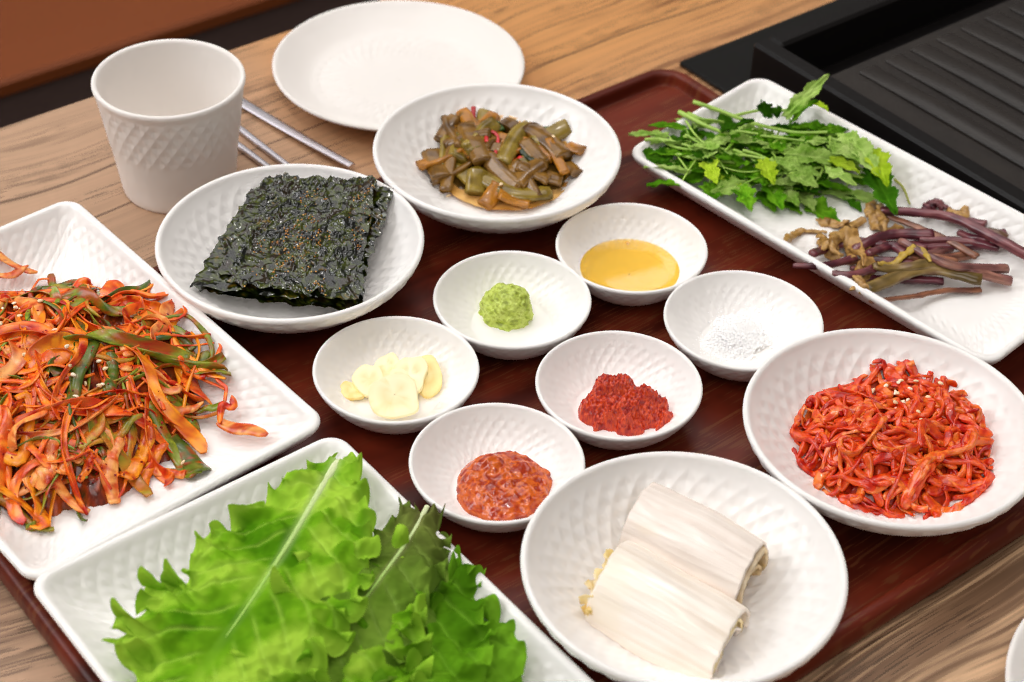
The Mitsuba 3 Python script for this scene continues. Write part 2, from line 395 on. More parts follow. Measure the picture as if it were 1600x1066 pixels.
def stick(p0, p1, w0, w1, h):
    P = np.linspace(p0, p1, 14)
    w = np.linspace(w0, w1, 14)
    return sweep(P, w, np.linspace(h, h * 0.7, 14), k=16, power=3.2)[:2]


put(thing('chopstick', 'thin steel chopstick lying nearest the cup', 'chopstick', 'pair of steel chopsticks'), mikit.ply(stick((-0.031, 0.376, 0.0026), (-0.0185, 0.190, 0.0022), 0.0027, 0.0021, 0.0024), 'steel', smooth=40))
put(thing('chopstick', 'thin steel chopstick lying between the other chopstick and the spoon', 'chopstick', 'pair of steel chopsticks'), mikit.ply(stick((-0.0165, 0.376, 0.0026), (-0.0085, 0.190, 0.0022), 0.0029, 0.0021, 0.0024), 'steel', smooth=40))
sp = thing('spoon', 'steel spoon handle lying between the cup and the round plate', 'spoon')
P = catmull([(-0.002, 0.382, 0.0025), (0.002, 0.345, 0.0028), (0.009, 0.29, 0.0035), (0.0165, 0.24, 0.0042), (0.0225, 0.203, 0.0050)], 30)
part(sp, 'handle', mikit.ply(sweep(P, np.linspace(0.0052, 0.0030, 30), 0.0013, k=16)[:2], 'steel', smooth=40))

# ------------------------------------------------------------------ table grill
gr = thing('table_grill', 'black tabletop grill with ridged iron plate at the right edge', 'grill')
GX, GY = 0.303, 0.120
part(gr, 'base_plate', mikit.ply(box(0.2925, 1.0, -0.62, 0.180, 0.0003, 0.0045, 0.0012), 'black_glass'))
zt = 0.045


def frame(x0, x1, y0, y1, w, z0, z1, bev):
    out = []
    for b in (box(x0, x0 + w, y0, y1, z0, z1, bev), box(x1 - w, x1, y0, y1, z0, z1, bev), box(x0 + w + 2e-4, x1 - w - 2e-4, y1 - w, y1, z0, z1, bev), box(x0 + w + 2e-4, x1 - w - 2e-4, y0, y0 + w, z0, z1, bev)):
        out.append((b.vertices, b.faces))
    return join(out)


part(gr, 'frame', mikit.ply(frame(GX, 0.93, -0.55, GY, 0.0145, 0.0046, zt, 0.0022), 'black_enamel', smooth=25))
part(gr, 'trough', mikit.ply(box(GX + 0.0147, 0.9153, -0.535, GY - 0.0147, 0.0047, 0.010), 'black_enamel'))
px0, px1, py0, py1, pz = 0.320, 0.90, -0.52, 0.066, 0.0375
gp = part(gr, 'grill_plate', mikit.ply(box(px0, px1, py0, py1, 0.0215, pz, 0.0015), 'grill_iron'))
for i in range(9):
    x = 0.352 + i * 0.0262
    P = np.stack([np.full(20, x), np.linspace(0.056, -0.50, 20), np.full(20, pz + 0.0006)], 1)
    h = 0.0040 * np.minimum(1, np.minimum(np.linspace(0.15, 8, 20), np.linspace(8, 0.15, 20)))
    part(gp, 'ridge', mikit.ply(sweep(P, 0.0082, h, k=16, power=2.0)[:2], 'grill_iron', smooth=50))

# ------------------------------------------------------------------ food: helpers
from scipy.ndimage import gaussian_filter1d, gaussian_filter
R3 = np.cross(FWD, UP)


def at(px, py, z):
    """the point at height z that the photograph shows at (px, py)"""
    d = FWD + R3 * ((px - 800) / 2823.7) + UP * ((533 - py) / 2823.7)
    return CAM + d * ((z - CAM[2]) / d[2])


def hgt(prof):
    top = np.argmax(prof[:, 1])
    r, z = prof[top:, 0][::-1], prof[top:, 1][::-1]
    return lambda q: np.interp(q, r, z)


bowl_h, dish_h = hgt(bowl_prof), hgt(dish_prof)


class Heap:
    """a height map on which strips are laid one by one"""

    def __init__(self, cx, cy, half, base, res=0.0009):
        self.x0, self.y0, self.res = cx - half, cy - half, res
        n = int(2 * half / res) + 1
        g = np.arange(n) * res
        X, Y = np.meshgrid(self.x0 + g, self.y0 + g, indexing='ij')
        self.h = base(X, Y); self.base = self.h.copy(); self.n = n

    def ij(self, xy):
        return tuple(np.clip(np.round((np.asarray(xy)[..., k] - (self.x0, self.y0)[k]) / self.res).astype(int), 0, self.n - 1) for k in (0, 1))

    def get(self, xy):
        return self.h[self.ij(xy)]

    def lay(self, xy, w, th, stiff=2.5, sink=0.5):
        """heights for a strip of half width w and half thickness th along xy; raises the map under it"""
        xy = resample_n(xy, len(xy))
        t = np.gradient(xy, axis=0); t /= np.linalg.norm(t, axis=1, keepdims=True) + 1e-9
        sd = np.stack([-t[:, 1], t[:, 0]], 1)
        off = np.linspace(-0.8, 0.8, 5)
        pts = xy[:, None] + sd[:, None] * (off[None, :, None] * np.broadcast_to(w, (len(xy),))[:, None, None])
        hs = self.get(pts)
        top = 0.55 * hs.max(1) + 0.45 * hs.mean(1)
        z = gaussian_filter1d(top, stiff, mode='nearest')
        z = z + 0.5 * max(0.0, float(np.max(top - z))) + th * (1 - sink)
        I, J = self.ij(pts)
        np.maximum.at(self.h, (I, J), np.broadcast_to((z + th)[:, None], I.shape))
        return np.column_stack([xy, z])


def dome(heap, c, ra, rb, h, amp, seed, name=None, lab=None, cat=None, cols=None, mat=None, sinkc=0.0):
    """raises the map by a lumpy dome (half axes ra along RIGHT, rb along AWAY) and, if named, builds it: the tangled mass inside the heap"""
    def f(X, Y):
        u = ((X - c[0]) * RIGHT[0] + (Y - c[1]) * RIGHT[1]) / ra; w = ((X - c[0]) * AWAY[0] + (Y - c[1]) * AWAY[1]) / rb
        n_ = meshkit.fbm(np.stack([X * 55, Y * 55, 0 * X + seed], -1), 3, seed) - 0.5
        d = np.sqrt(u * u + w * w) * (1 - 0.25 * n_)
        return h * np.clip(1 - d ** 2.2, 0, 1) ** 0.75 * (1 + amp * (meshkit.fbm(np.stack([X * 150, Y * 150, 0 * X + seed], -1), 3, seed + 1) - 0.5))
    g_ = np.arange(heap.n) * heap.res
    X, Y = np.meshgrid(heap.x0 + g_, heap.y0 + g_, indexing='ij')
    D = f(X, Y)
    heap.h = np.maximum(heap.h, heap.base + D)
    if name:
        st = 2
        Xs, Ys, Ds, B = X[::st, ::st], Y[::st, ::st], D[::st, ::st], heap.base[::st, ::st]
        V = np.stack([Xs, Ys, np.where(Ds > 0.0006, B + Ds - sinkc, B - 0.0012)], -1).reshape(-1, 3)
        F = grid_faces(*Xs.shape, False)[:, ::-1]
        m = gaussian_filter((Ds > 0.0006).astype(float), 0.8).reshape(-1) > 0.02
        F = F[m[F].all(1)]
        put(thing(name, lab, cat, kind='stuff'), mikit.ply((V, F), mat, smooth=True, color=colors_by(V, 190, cols, seed, 3)))


def resample_n(P, n):
    P = np.asarray(P, float)
    s = np.r_[0, np.cumsum(np.linalg.norm(np.diff(P, axis=0), axis=1))]
    q = np.linspace(0, s[-1], n)
    return np.stack([np.interp(q, s, P[:, k]) for k in range(P.shape[1])], 1)


def wander(rng, c, L, n, bend, ang=None):
    """a limp, curved path of length L about the point c"""
    a = rng.uniform(0, 2 * np.pi) if ang is None else ang
    s = np.linspace(-0.5, 0.5, n)
    th = a + rng.normal(0, bend) * s + rng.normal(0, bend * 1.6) * s * s * 2 + rng.normal(0, bend * 0.45) * np.sin(2 * np.pi * s * 1.3 + rng.uniform(0, 6))
    d = np.stack([np.cos(th), np.sin(th)], 1) * (L / n)
    P = np.cumsum(d, 0)
    return P - P[n // 2] + np.asarray(c)


def blob(rng, r, h, amp, freq, n=3, pts=None, oct=4):
    """a lumpy half-ball of radius r and height h"""
    m = trimesh.creation.icosphere(n)
    v = m.vertices.copy()
    f = meshkit.fbm(v * freq + rng.uniform(0, 50, 3), oct, 3) - 0.5
    v = v * (1 + amp * f)[:, None]
    v[:, 2] = np.where(v[:, 2] < 0, v[:, 2] * 0.12, v[:, 2])
    return v * [r, r, h], m.faces


def ellipsoid(a, b, c):
    m = trimesh.creation.icosphere(1)
    return m.vertices * [a, b, c] * (1 + 0.25 * (m.vertices[:, :1] > 0) * 0), m.faces


def colors_by(V, freq, cols, seed=0, oct=3, sharp=1.0):
    """a colour per vertex from a list of linear colours along a noise"""
    f = meshkit.fbm(np.asarray(V) * freq + seed * 3.7, oct, seed % 7)
    t = np.clip((f - 0.5) * 2.2 * sharp + 0.5, 0, 0.9999) * (len(cols) - 1)
    i = t.astype(int)
    c = np.asarray(cols)
    return c[i] + (c[np.minimum(i + 1, len(cols) - 1)] - c[i]) * (t - i)[:, None]


def wet(rough=0.22, spec=0.5, coat=0.4, **k):
    return principled(base_color=VC, roughness=rough, specular=spec, clearcoat=coat, clearcoat_gloss=0.9, **k)


scene['wet_food'] = wet(0.30, 0.34, 0.2)
scene['oily_food'] = wet(0.15, 0.40, 0.4)
scene['sauced_food'] = wet(0.24, 0.36, 0.22)
scene['glossy_paste'] = wet(0.10, 0.45, 0.5)
scene['moist_food'] = wet(0.40, 0.45, 0.12)
scene['dry_food'] = wet(0.62, 0.3, 0.0)
scene['leaf_green'] = {'type': 'principledthin', 'base_color': VC, 'roughness': 0.33, 'spec_trans': 0.0, 'diff_trans': 0.38, 'eta': 1.45}
scene['sesame'] = principled(base_color=(0.78, 0.60, 0.36), roughness=0.4, specular=0.4)
scene['sesame_pale'] = principled(base_color=(0.86, 0.74, 0.55), roughness=0.4, specular=0.4)
seed_v = trimesh.creation.icosphere(2).vertices.copy()
seed_v = np.column_stack([seed_v[:, 0] * 0.00165, seed_v[:, 1] * 0.00105 * (1 - 0.28 * seed_v[:, 0]), seed_v[:, 2] * 0.0007])
seed_f = trimesh.creation.icosphere(2).faces
seed_plies = [mikit.ply((seed_v, seed_f), m, smooth=True) for m in ('sesame', 'sesame_pale')]


def sesame(rng, pos, label, group):
    k = thing('sesame_seed', label, 'sesame seed', group)
    scene[k] = {**seed_plies[rng.integers(2)], 'to_world': T().translate([float(v) for v in pos]).rotate([0, 0, 1], float(rng.uniform(0, 360))).rotate([1, 0, 0], float(rng.normal(0, 28))).rotate([0, 1, 0], float(rng.normal(0, 18)))}


# ------------------------------------------------------------------ spicy green onion salad on the left plate
rng = np.random.default_rng(11)
plate_z = lambda x, y: 0.0182 + (y - 0.0905) * 0.0419 + 0 * x
def onion_base(X, Y):
    u, v = np.abs(X + 0.2455) - 0.052, np.abs(Y - 0.0905) - 0.089
    return plate_z(X, Y) + np.clip(np.maximum(u, v), 0, 0.03) * 0.62
OC = at(70, 620, 0.02)[:2]
hp = Heap(OC[0], OC[1], 0.135, onion_base)
dome(hp, OC, 0.079, 0.086, 0.031, 0.7, 2, 'salad_mass', 'dense sauced inner mass of the spicy green onion salad heap', 'salad', [lin(60, 20, 10), lin(120, 40, 16), lin(170, 70, 24), lin(50, 44, 14)], 'oily_food', 0.001)
ORANGE = [lin(206, 56, 10), lin(234, 98, 20), lin(244, 138, 40), lin(216, 70, 15), lin(176, 26, 8)]
PALE = [lin(206, 84, 22), lin(226, 136, 60), lin(236, 168, 92), lin(212, 92, 28), lin(170, 40, 14)]
AMBER = [lin(228, 122, 18), lin(242, 156, 32), lin(230, 126, 22), lin(200, 76, 16)]
GREEN = [lin(76, 92, 16), lin(100, 118, 24), lin(138, 146, 40), lin(92, 104, 18), lin(160, 92, 24)]
DGREEN = [lin(44, 60, 14), lin(62, 82, 20), lin(92, 108, 30), lin(72, 74, 18)]
OLIVE = [lin(120, 122, 30), lin(160, 140, 44), lin(190, 130, 36), lin(200, 100, 30)]
GS = 'strips of the spicy green onion salad'
OL = {'o': 'orange red sauced onion strip in the spicy salad heap', 'p': 'pale onion strip with red flecks in the spicy salad heap', 'a': 'amber translucent onion strip in the spicy salad heap',
      'g': 'sauced green scallion strip in the spicy salad heap', 'd': 'dark green scallion leaf strip in the spicy salad heap', 'y': 'olive green scallion strip in the spicy salad heap'}
OP = {'o': ORANGE, 'p': PALE, 'a': AMBER, 'g': GREEN, 'd': DGREEN, 'y': OLIVE}


def onion_strip(P, w, kind, curl, roll, th=0.0006, label=None):
    n = len(P)
    s = np.linspace(0, 1, n)
    e0, e1 = (rng.uniform(0.1, 0.2), rng.uniform(0.1, 0.2)) if rng.random() < 0.35 else (rng.uniform(0.45, 0.9), rng.uniform(0.3, 0.8))
    W = w * np.clip(np.minimum(s * rng.uniform(4, 9) + e0, (1 - s) * rng.uniform(3, 9) + e1), 0, 1) * (1 + 0.2 * np.sin(s * rng.uniform(4, 11) + rng.uniform(0, 6)))
    V, F, (S, A) = sweep(P, W, th, roll=roll, k=12, curl=curl, power=2.2)
    C = colors_by(V, np.array([170, 170, 170]), OP[kind], int(rng.integers(1000)), 3, 1.0)
    stripe = 0.82 + 0.36 * meshkit.noise(np.column_stack([A * 3.1 + 40 * rng.random(), S * 1.5, 0 * S]))
    red = np.maximum(ramp(0.58, 0.70, meshkit.fbm(V * 420 + rng.uniform(0, 9), 2, 5)), ramp(0.56, 0.66, meshkit.fbm(V * 120 + rng.uniform(0, 9), 2, 4)) * 0.8) * rng.uniform(0.35, 1.0)
    C = mixc(C * stripe[:, None], lin(172, 26, 8), red)
    k = thing('onion_strip', label or OL[kind], 'onion strip', None if label else GS + ' (' + {'o': 'orange red', 'p': 'pale', 'a': 'amber', 'g': 'green', 'd': 'dark green', 'y': 'olive'}[kind] + ')')
    put(k, mikit.ply((V, F), 'sauced_food', smooth=True, color=np.clip(C, 0.002, 1)))


N = 238
for i in range(N):
    f = i / N
    kind = rng.choice(list('oopaagdy'), p=[0.19, 0.16, 0.12, 0.12, 0.08, 0.16, 0.08, 0.09])
    rad = (0.096 * (1 - 0.22 * f)) * math.sqrt(rng.random())
    a = rng.uniform(0, 2 * np.pi)
    c = OC + np.array([math.cos(a), math.sin(a)]) * rad
    c = np.clip(c, [-0.312, -0.020], [-0.166, 0.18])
    L = rng.uniform(0.030, 0.082)
    P = wander(rng, c, L, 22, 0.8, rng.normal(1.2, 1.3))
    q = P - OC
    rr_ = np.linalg.norm(q, axis=1)
    P = OC + q * np.minimum(1, 0.100 / np.maximum(rr_, 1e-6))[:, None]
    P = np.clip(P, [-0.320, -0.030], [-0.160, 0.19])
    w = rng.uniform(0.0008, 0.0017) if rng.random() < 0.34 else rng.uniform(0.0018, 0.0048)
    if rng.random() < 0.12: w *= 1.6; P = P[3:-3]; P = resample_n(P, 22)
    P3 = hp.lay(P, w, 0.0008, stiff=2.0, sink=0.9)
    P3[:, 2] += 0.0035 * (rng.random() ** 2) * np.sin(np.linspace(0, np.pi, 22)) + rng.normal(0, 0.0006)
    onion_strip(P3, w, kind, rng.normal(0, 0.9), rng.normal(0, 0.45) + gaussian_filter1d(rng.normal(0, 2.2, 22), 4))


def mound_path(pts, scale, offx, offy, n=24, heap=None):
    """photograph points -> plan path on the present heap surface"""
    out = []
    for (x, y) in pts:
        px, py = x / scale + offx, y / scale + offy
        z = 0.03
        for _ in range(6):
            p = at(px, py, z); z = float(heap.get(p[:2]))
        out.append(p[:2])
    return catmull(np.array(out), n)


KEY = [('g', 24, 1.3, [(610, 312), (720, 285), (790, 345), (825, 430), (800, 500)], 'thin green scallion curl arching out of the salad heap onto bare plate'),
       ('d', 36, 0.8, [(600, 405), (640, 378), (690, 382), (755, 432)], None), ('d', 80, 0.9, [(385, 350), (330, 430), (295, 510), (270, 610)], 'broad dark green scallion leaf lying with sesame seeds on top of the salad heap'),
       ('d', 58, 0.9, [(428, 425), (445, 520), (425, 612)], None), ('d', 50, 0.8, [(225, 168), (300, 163), (375, 205)], None), ('g', 44, 0.9, [(196, 125), (205, 190), (222, 250)], None),
       ('g', 42, 0.5, [(200, 285), (320, 240), (438, 188)], None), ('d', 40, 0.9, [(430, 275), (495, 305), (540, 265)], None), ('g', 62, 0.7, [(575, 615), (630, 740), (700, 850), (760, 895)], None),
       ('d', 88, 0.6, [(665, 745), (720, 820), (780, 880)], 'dark green scallion leaf hanging off the front of the salad heap'), ('g', 52, 0.9, [(650, 600), (720, 670), (765, 745)], None), ('g', 52, 0.8, [(535, 310), (560, 360), (575, 415)], None),
       ('g', 36, 0.8, [(735, 655), (800, 640), (868, 628)], None), ('y', 36, 0.8, [(300, 772), (440, 758), (555, 700)], None), ('d', 70, 0.5, [(380, 790), (450, 830)], None),
       ('p', 50, 0.6, [(850, 705), (910, 722), (970, 728), (1035, 752)], 'pale orange flecked onion strip reaching furthest right over the plate'), ('o', 28, 1.0, [(850, 700), (862, 650), (905, 640), (900, 600)], None),
       ('p', 46, 0.5, [(20, 1015), (90, 990), (190, 985), (280, 1000), (345, 1040)], None), ('o', 32, 0.6, [(312, 965), (345, 890), (380, 805)], None), ('a', 46, 0.7, [(557, 965), (565, 900), (600, 840), (645, 790)], None),
       ('p', 62, 0.6, [(442, 980), (425, 890), (470, 800)], None), ('a', 46, 0.6, [(0, 790), (70, 790), (120, 690), (115, 620), (60, 610)], None), ('p', 62, 0.7, [(15, 420), (120, 385), (200, 330)], None),
       ('o', 30, 0.5, [(180, 320), (280, 295), (390, 268)], None), ('a', 95, 0.5, [(150, 455), (220, 475), (300, 415)], None), ('p', 48, 0.4, [(-60, 10), (50, 65), (150, 138)], None), ('p', 40, 0.4, [(-60, 92), (30, 110), (120, 138)], None),
       ('p', 66, 0.6, [(465, 485), (560, 505), (660, 560), (690, 575)], None), ('p', 58, 0.7, [(590, 565), (640, 640), (730, 640), (790, 620)], None), ('p', 40, 0.5, [(385, 340), (450, 370), (505, 435)], None),
       ('o', 18, 0.3, [(500, 362), (600, 340)], None), ('o', 42, 0.6, [(110, 480), (165, 560), (200, 650)], None), ('p', 70, 0.6, [(150, 985), (170, 900), (190, 800), (205, 750)], None),
       ('o', 24, 0.6, [(505, 530), (540, 600), (545, 660)], None), ('a', 70, 0.6, [(480, 930), (540, 840), (590, 760)], None), ('p', 46, 0.8, [(600, 870), (640, 900), (720, 893)], None), ('g', 40, 0.8, [(680, 460), (720, 448), (765, 458)], None),
       ('o', 30, 0.8, [(700, 500), (730, 540), (800, 545)], None), ('p', 40, 0.6, [(230, 940), (290, 945), (330, 925)], None)]
for kind, wpx, curl, pts, lab in KEY:
    P = mound_path(pts, 2.48, 0, 380, 26, hp)
    w = wpx / 2.48 / 2800 / 2
    P3 = hp.lay(P, w, 0.0008, stiff=1.6, sink=0.3)
    onion_strip(P3, w, kind, curl, rng.normal(0, 0.2), 0.0007, lab)
SEEDS = [(160, 240), (65, 270), (85, 265), (110, 350), (140, 400), (35, 370), (210, 390), (185, 408), (245, 345), (275, 385), (265, 430), (98, 430), (270, 487), (288, 530), (330, 535), (290, 570), (410, 495), (385, 470), (395, 530), (400, 553), (390, 580), (445, 775),
         (710, 858), (12, 265), (80, 300), (130, 310), (25, 240), (150, 398), (118, 345), (205, 385), (262, 400), (335, 385), (222, 392), (60, 255), (40, 310), (90, 228), (8, 330), (175, 375)]
for (x, y) in SEEDS:
    p = mound_path([(x, y), (x + 1, y)], 2.48, 0, 380, 2, hp)[0]
    sesame(rng, (p[0], p[1], hp.get(p) + 0.0017), 'sesame seed sprinkled over the spicy green onion salad', 'sesame seeds on the green onion salad')
fl = []
for i in range(900):
    a, r_ = rng.uniform(0, 2 * np.pi), 0.086 * math.sqrt(rng.random())
    p = OC + np.array([math.cos(a), math.sin(a)]) * r_
    if hp.get(p) < float(onion_base(p[0], p[1])) + 0.003: continue
    m = trimesh.creation.icosphere(0)
    v = m.vertices * rng.uniform(0.0003, 0.0009, 3) @ trimesh.transformations.random_rotation_matrix(rng.random(3))[:3, :3]
    fl.append((v + [p[0], p[1], float(hp.get(p)) + 0.0003], m.faces, np.tile(lin(140, 16, 10) * rng.uniform(0.6, 1.5), (len(v), 1))))
V, F, C = join(fl)
put(thing('chilli_flakes', 'dark red chilli flakes scattered over the green onion salad', 'chilli flakes', kind='stuff'), mikit.ply((V, F), 'wet_food', color=C))

# ------------------------------------------------------------------ red radish strips
rng = np.random.default_rng(5)
bx_, by_ = BOWLS['radish']
RC = at(1394, 700, 0.02)[:2]
hr = Heap(bx_, by_, 0.085, lambda X, Y: FL + bowl_h(np.hypot(X - bx_, Y - by_)))
RED = [lin(164, 18, 6), lin(196, 40, 11), lin(216, 66, 16), lin(224, 92, 26), lin(200, 42, 11)]
REDP = [lin(196, 44, 10), lin(216, 78, 18), lin(230, 126, 48), lin(206, 56, 13)]
# the red sauce under the strips
th = np.linspace(0, 2 * np.pi, 96, endpoint=False)
rs = np.array([0.001, 0.015, 0.03, 0.038, 0.043, 0.0465, 0.048])
dome(hr, RC, 0.047, 0.044, 0.0170, 0.9, 6, 'radish_mass', 'dense red inner mass of the radish heap', 'radish', [lin(120, 14, 8), lin(160, 34, 14), lin(196, 60, 22), lin(130, 20, 10)], 'oily_food', 0.0012)
edge = 1 + 0.30 * (meshkit.fbm(np.stack([np.cos(th) * 2.2, np.sin(th) * 2.2, 0 * th], 1), 3, 4) - 0.5)
V = np.concatenate([np.stack([RC[0] + r * edge * np.cos(th), RC[1] + r * edge * np.sin(th), FL + bowl_h(np.hypot(RC[0] - bx_ + r * edge * np.cos(th), RC[1] - by_ + r * edge * np.sin(th))) + (0.0014 if i < 6 else 0.0002)], 1) for i, r in enumerate(rs)])
put(thing('red_sauce', 'thin pool of oily red sauce under the radish strips', 'sauce'), mikit.ply((V, grid_faces(len(rs), 96, True)[:, ::-1]), 'oily_food', smooth=True, color=colors_by(V, 80, [lin(170, 40, 14), lin(205, 72, 22), lin(222, 110, 40)], 3)))
N = 285
for i in range(N):
    f = i / N
    rad = (0.056 if f < 0.55 else 0.050 * (1 - 0.5 * (f - 0.55))) * math.sqrt(rng.random())
    a = rng.uniform(0, 2 * np.pi)
    L = rng.uniform(0.018, 0.040)
    P = wander(rng, RC + rad * np.array([math.cos(a), math.sin(a)]), L, 20, 0.85)
    q = P - RC; rr_ = np.linalg.norm(q, axis=1)
    lim = 0.0515 + 0.003 * math.sin(3 * a)
    P = RC + q * np.where(rr_ > lim, lim / np.maximum(rr_, 1e-6), 1)[:, None]
    w = rng.choice([rng.uniform(0.0007, 0.0013), rng.uniform(0.0013, 0.0022), rng.uniform(0.0022, 0.0032)], p=[0.08, 0.44, 0.48])
    P3 = hr.lay(P, w, 0.0012, stiff=1.8, sink=0.95)
    P3[:, 2] += rng.normal(0, 0.0009, 1) + gaussian_filter1d(rng.normal(0, 0.0022, 20), 3)
    if rng.random() < 0.06: P3[-5:, 2] += np.linspace(0, rng.uniform(0.002, 0.008), 5)
    s = np.linspace(0, 1, 20)
    W = w * np.clip(np.minimum(s * 14 + rng.uniform(0.2, 0.8), (1 - s) * rng.uniform(2.5, 14) + rng.uniform(0.1, 0.7)), 0, 1) * (1 + 0.16 * np.sin(s * rng.uniform(5, 14) + rng.uniform(0, 6)))
    V, F, (S, A) = sweep(P3, W, np.minimum(W * rng.uniform(0.35, 0.8), 0.0016), roll=rng.normal(0, 0.6) + s * rng.normal(0, 1.2), k=10, power=3)
    V = V + (meshkit.fbm(V * 700, 2, 2) - 0.5)[:, None] * 0.0008
    dk = rng.random() < 0.62
    C = colors_by(V, 210, RED if dk else REDP, i, 3, 1.2)
    C = mixc(C, lin(140, 14, 6), ramp(0.60, 0.72, meshkit.fbm(V * 460 + i, 2, 3)) * 0.4)
    put(thing('radish_strip', ('deep red chilli coated radish strip in the heaped radish bowl' if dk else 'paler orange radish strip in the heaped radish bowl'), 'radish strip', 'red radish strips heaped in the bowl' if dk else 'orange radish strips heaped in the bowl'), mikit.ply((V, F), 'oily_food', smooth=True, color=C))
for (x, y) in [(512, 262), (514, 292), (632, 316), (655, 285), (650, 250), (678, 330), (710, 314), (705, 335), (635, 362), (680, 368), (748, 243), (815, 332), (885, 256), (760, 412), (645, 262), (580, 270), (780, 458), (665, 240)]:
    p = mound_path([(x, y), (x + 1, y)], 3.553, 1220, 530, 2, hr)[0]
    sesame(rng, (p[0], p[1], hr.get(p) + 0.0014), 'sesame seed sprinkled on the red radish strips', 'sesame seeds on the radish strips')

# ------------------------------------------------------------------ pickled stems
rng = np.random.default_rng(8)
sx_, sy_ = BOWLS['stem']
hs_ = Heap(sx_, sy_, 0.085, lambda X, Y: FL + bowl_h(np.hypot(X - sx_, Y - sy_)))
BROWN = [lin(70, 44, 10), lin(104, 70, 18), lin(132, 94, 36), lin(88, 58, 14)]
OLIV = [lin(86, 68, 10), lin(118, 96, 22), lin(142, 118, 44), lin(96, 76, 14)]
AMB = [lin(134, 82, 12), lin(168, 108, 24), lin(120, 76, 16)]
SC = at(790, 262, 0.018)[:2]
dome(hs_, SC, 0.045, 0.037, 0.0130, 0.5, 3, 'stem_mass', 'dark inner mass of the pickled stem heap', 'pickled stems', [lin(60, 40, 12), lin(90, 66, 24), lin(120, 84, 28)], 'oily_food', 0.002)
rs = np.array([0.001, 0.015, 0.028, 0.036, 0.041, 0.0435])
edge = 1 + 0.16 * (meshkit.fbm(np.stack([np.cos(th) * 2, np.sin(th) * 2, 0 * th], 1), 3, 9) - 0.5)
sc2 = SC - AWAY[:2] * 0.003
V = np.concatenate([np.stack([sc2[0] + r * edge * np.cos(th), sc2[1] + r * edge * np.sin(th), np.maximum(FL + 0.0088, FL + bowl_h(np.hypot(sc2[0] - sx_ + r * edge * np.cos(th), sc2[1] - sy_ + r * edge * np.sin(th))) + 0.0004)], 1) for i, r in enumerate(rs)])
put(thing('soy_liquid', 'shallow amber soy liquid under the pickled stems', 'sauce'), mikit.ply((V, grid_faces(len(rs), 96, True)[:, ::-1]), 'oily_food', smooth=True, color=colors_by(V, 60, [lin(196, 140, 62), lin(220, 176, 110), lin(182, 120, 40)], 3)))


def stem_piece(P3, w, th_, cols, curl, roll, label=None, grp='brown pickled stem pieces in the bowl', hollow=True):
    V, F, (S, A) = sweep(P3, np.full(len(P3), w), th_, roll=roll, k=14, curl=curl, power=3)
    groove = 0.85 + 0.3 * meshkit.noise(np.column_stack([A * 5 + 30 * rng.random(), S * 1.2, 0 * S]))
    V = V + (meshkit.fbm(V * 260, 2, 2) - 0.5)[:, None] * 0.0010
    C = colors_by(V, 110, cols, int(rng.integers(999)), 3) * groove[:, None]
    cn = 'dark brown' if cols is BROWN else ('olive green' if cols is OLIV else 'amber')
    put(thing('pickled_stem', label or cn + ' pickled stem piece heaped in the bowl of stems', 'pickled stem', None if label else cn + ' pickled stem pieces in the bowl'), mikit.ply((V, F), 'oily_food', smooth=True, color=np.clip(C, 0.003, 1)))


for i in range(25):
    a, r_ = rng.uniform(0, 2 * np.pi), math.sqrt(rng.random())
    P = wander(rng, SC + r_ * (0.041 * RIGHT[:2] * math.cos(a) + 0.033 * AWAY[:2] * math.sin(a)), rng.uniform(0.024, 0.040), 12, 0.2)
    w = rng.uniform(0.0048, 0.0076)
    P3 = hs_.lay(P, w, 0.0022, stiff=4, sink=0.6)
    stem_piece(P3, w, rng.uniform(0.0018, 0.0042), [BROWN, OLIV, AMB, BROWN][rng.integers(4)], rng.uniform(0.2, 1.0) * rng.choice([-1, 1]), rng.normal(0, 0.4))
PK = [([(440, 120), (400, 400), (350, 560), (300, 850)], 85, BROWN, 0.5, None), ([(530, 690), (850, 770), (1170, 865)], 120, OLIV, 1.7, 'olive pickled stem tube with a sesame seed, lying across the front of the stem heap'), ([(1000, 300), (1150, 430), (1290, 570)], 150, BROWN, 0.7, None),
      ([(960, 400), (1110, 560)], 105, BROWN, 1.0, None), ([(1150, 470), (1290, 730)], 70, AMB, 0.6, None), ([(900, 590), (1160, 780)], 95, BROWN, 1.2, None), ([(1320, 440), (1440, 500)], 95, AMB, 1.2, None), ([(1310, 620), (1400, 680)], 100, BROWN, 1.2, None),
      ([(190, 520), (280, 780)], 150, BROWN, 0.8, None), ([(250, 440), (370, 300)], 90, BROWN, 1.2, None), ([(560, 780), (540, 880)], 125, OLIV, 1.5, None), ([(740, 830), (620, 960)], 105, AMB, 1.5, None), ([(740, 930), (1000, 950)], 100, AMB, 0.8, None),
      ([(470, 350), (620, 610)], 140, BROWN, 0.9, None), ([(440, 120), (560, 150), (700, 190)], 95, AMB, 0.9, None), ([(790, 90), (860, 240)], 150, BROWN, 1.0, None), ([(1000, 90), (900, 370), (770, 660)], 112, OLIV, 1.8, 'long olive pickled stem tube standing highest on the stem heap')]
for pts, wp, cols, curl, lab in PK:
    P = mound_path(pts, 5.33, 640, 150, 14, hs_)
    w = wp / 5.33 / 2420 / 2
    P3 = hs_.lay(P, w, 0.0030, stiff=5, sink=0.6 if pts[0] == (440, 120) else 0.22)
    stem_piece(P3, w * (1.18 + 0.12 * min(curl, 1)), min(0.0036, w * 0.7), cols, min(curl, 1.0), rng.normal(0, 0.15), lab)
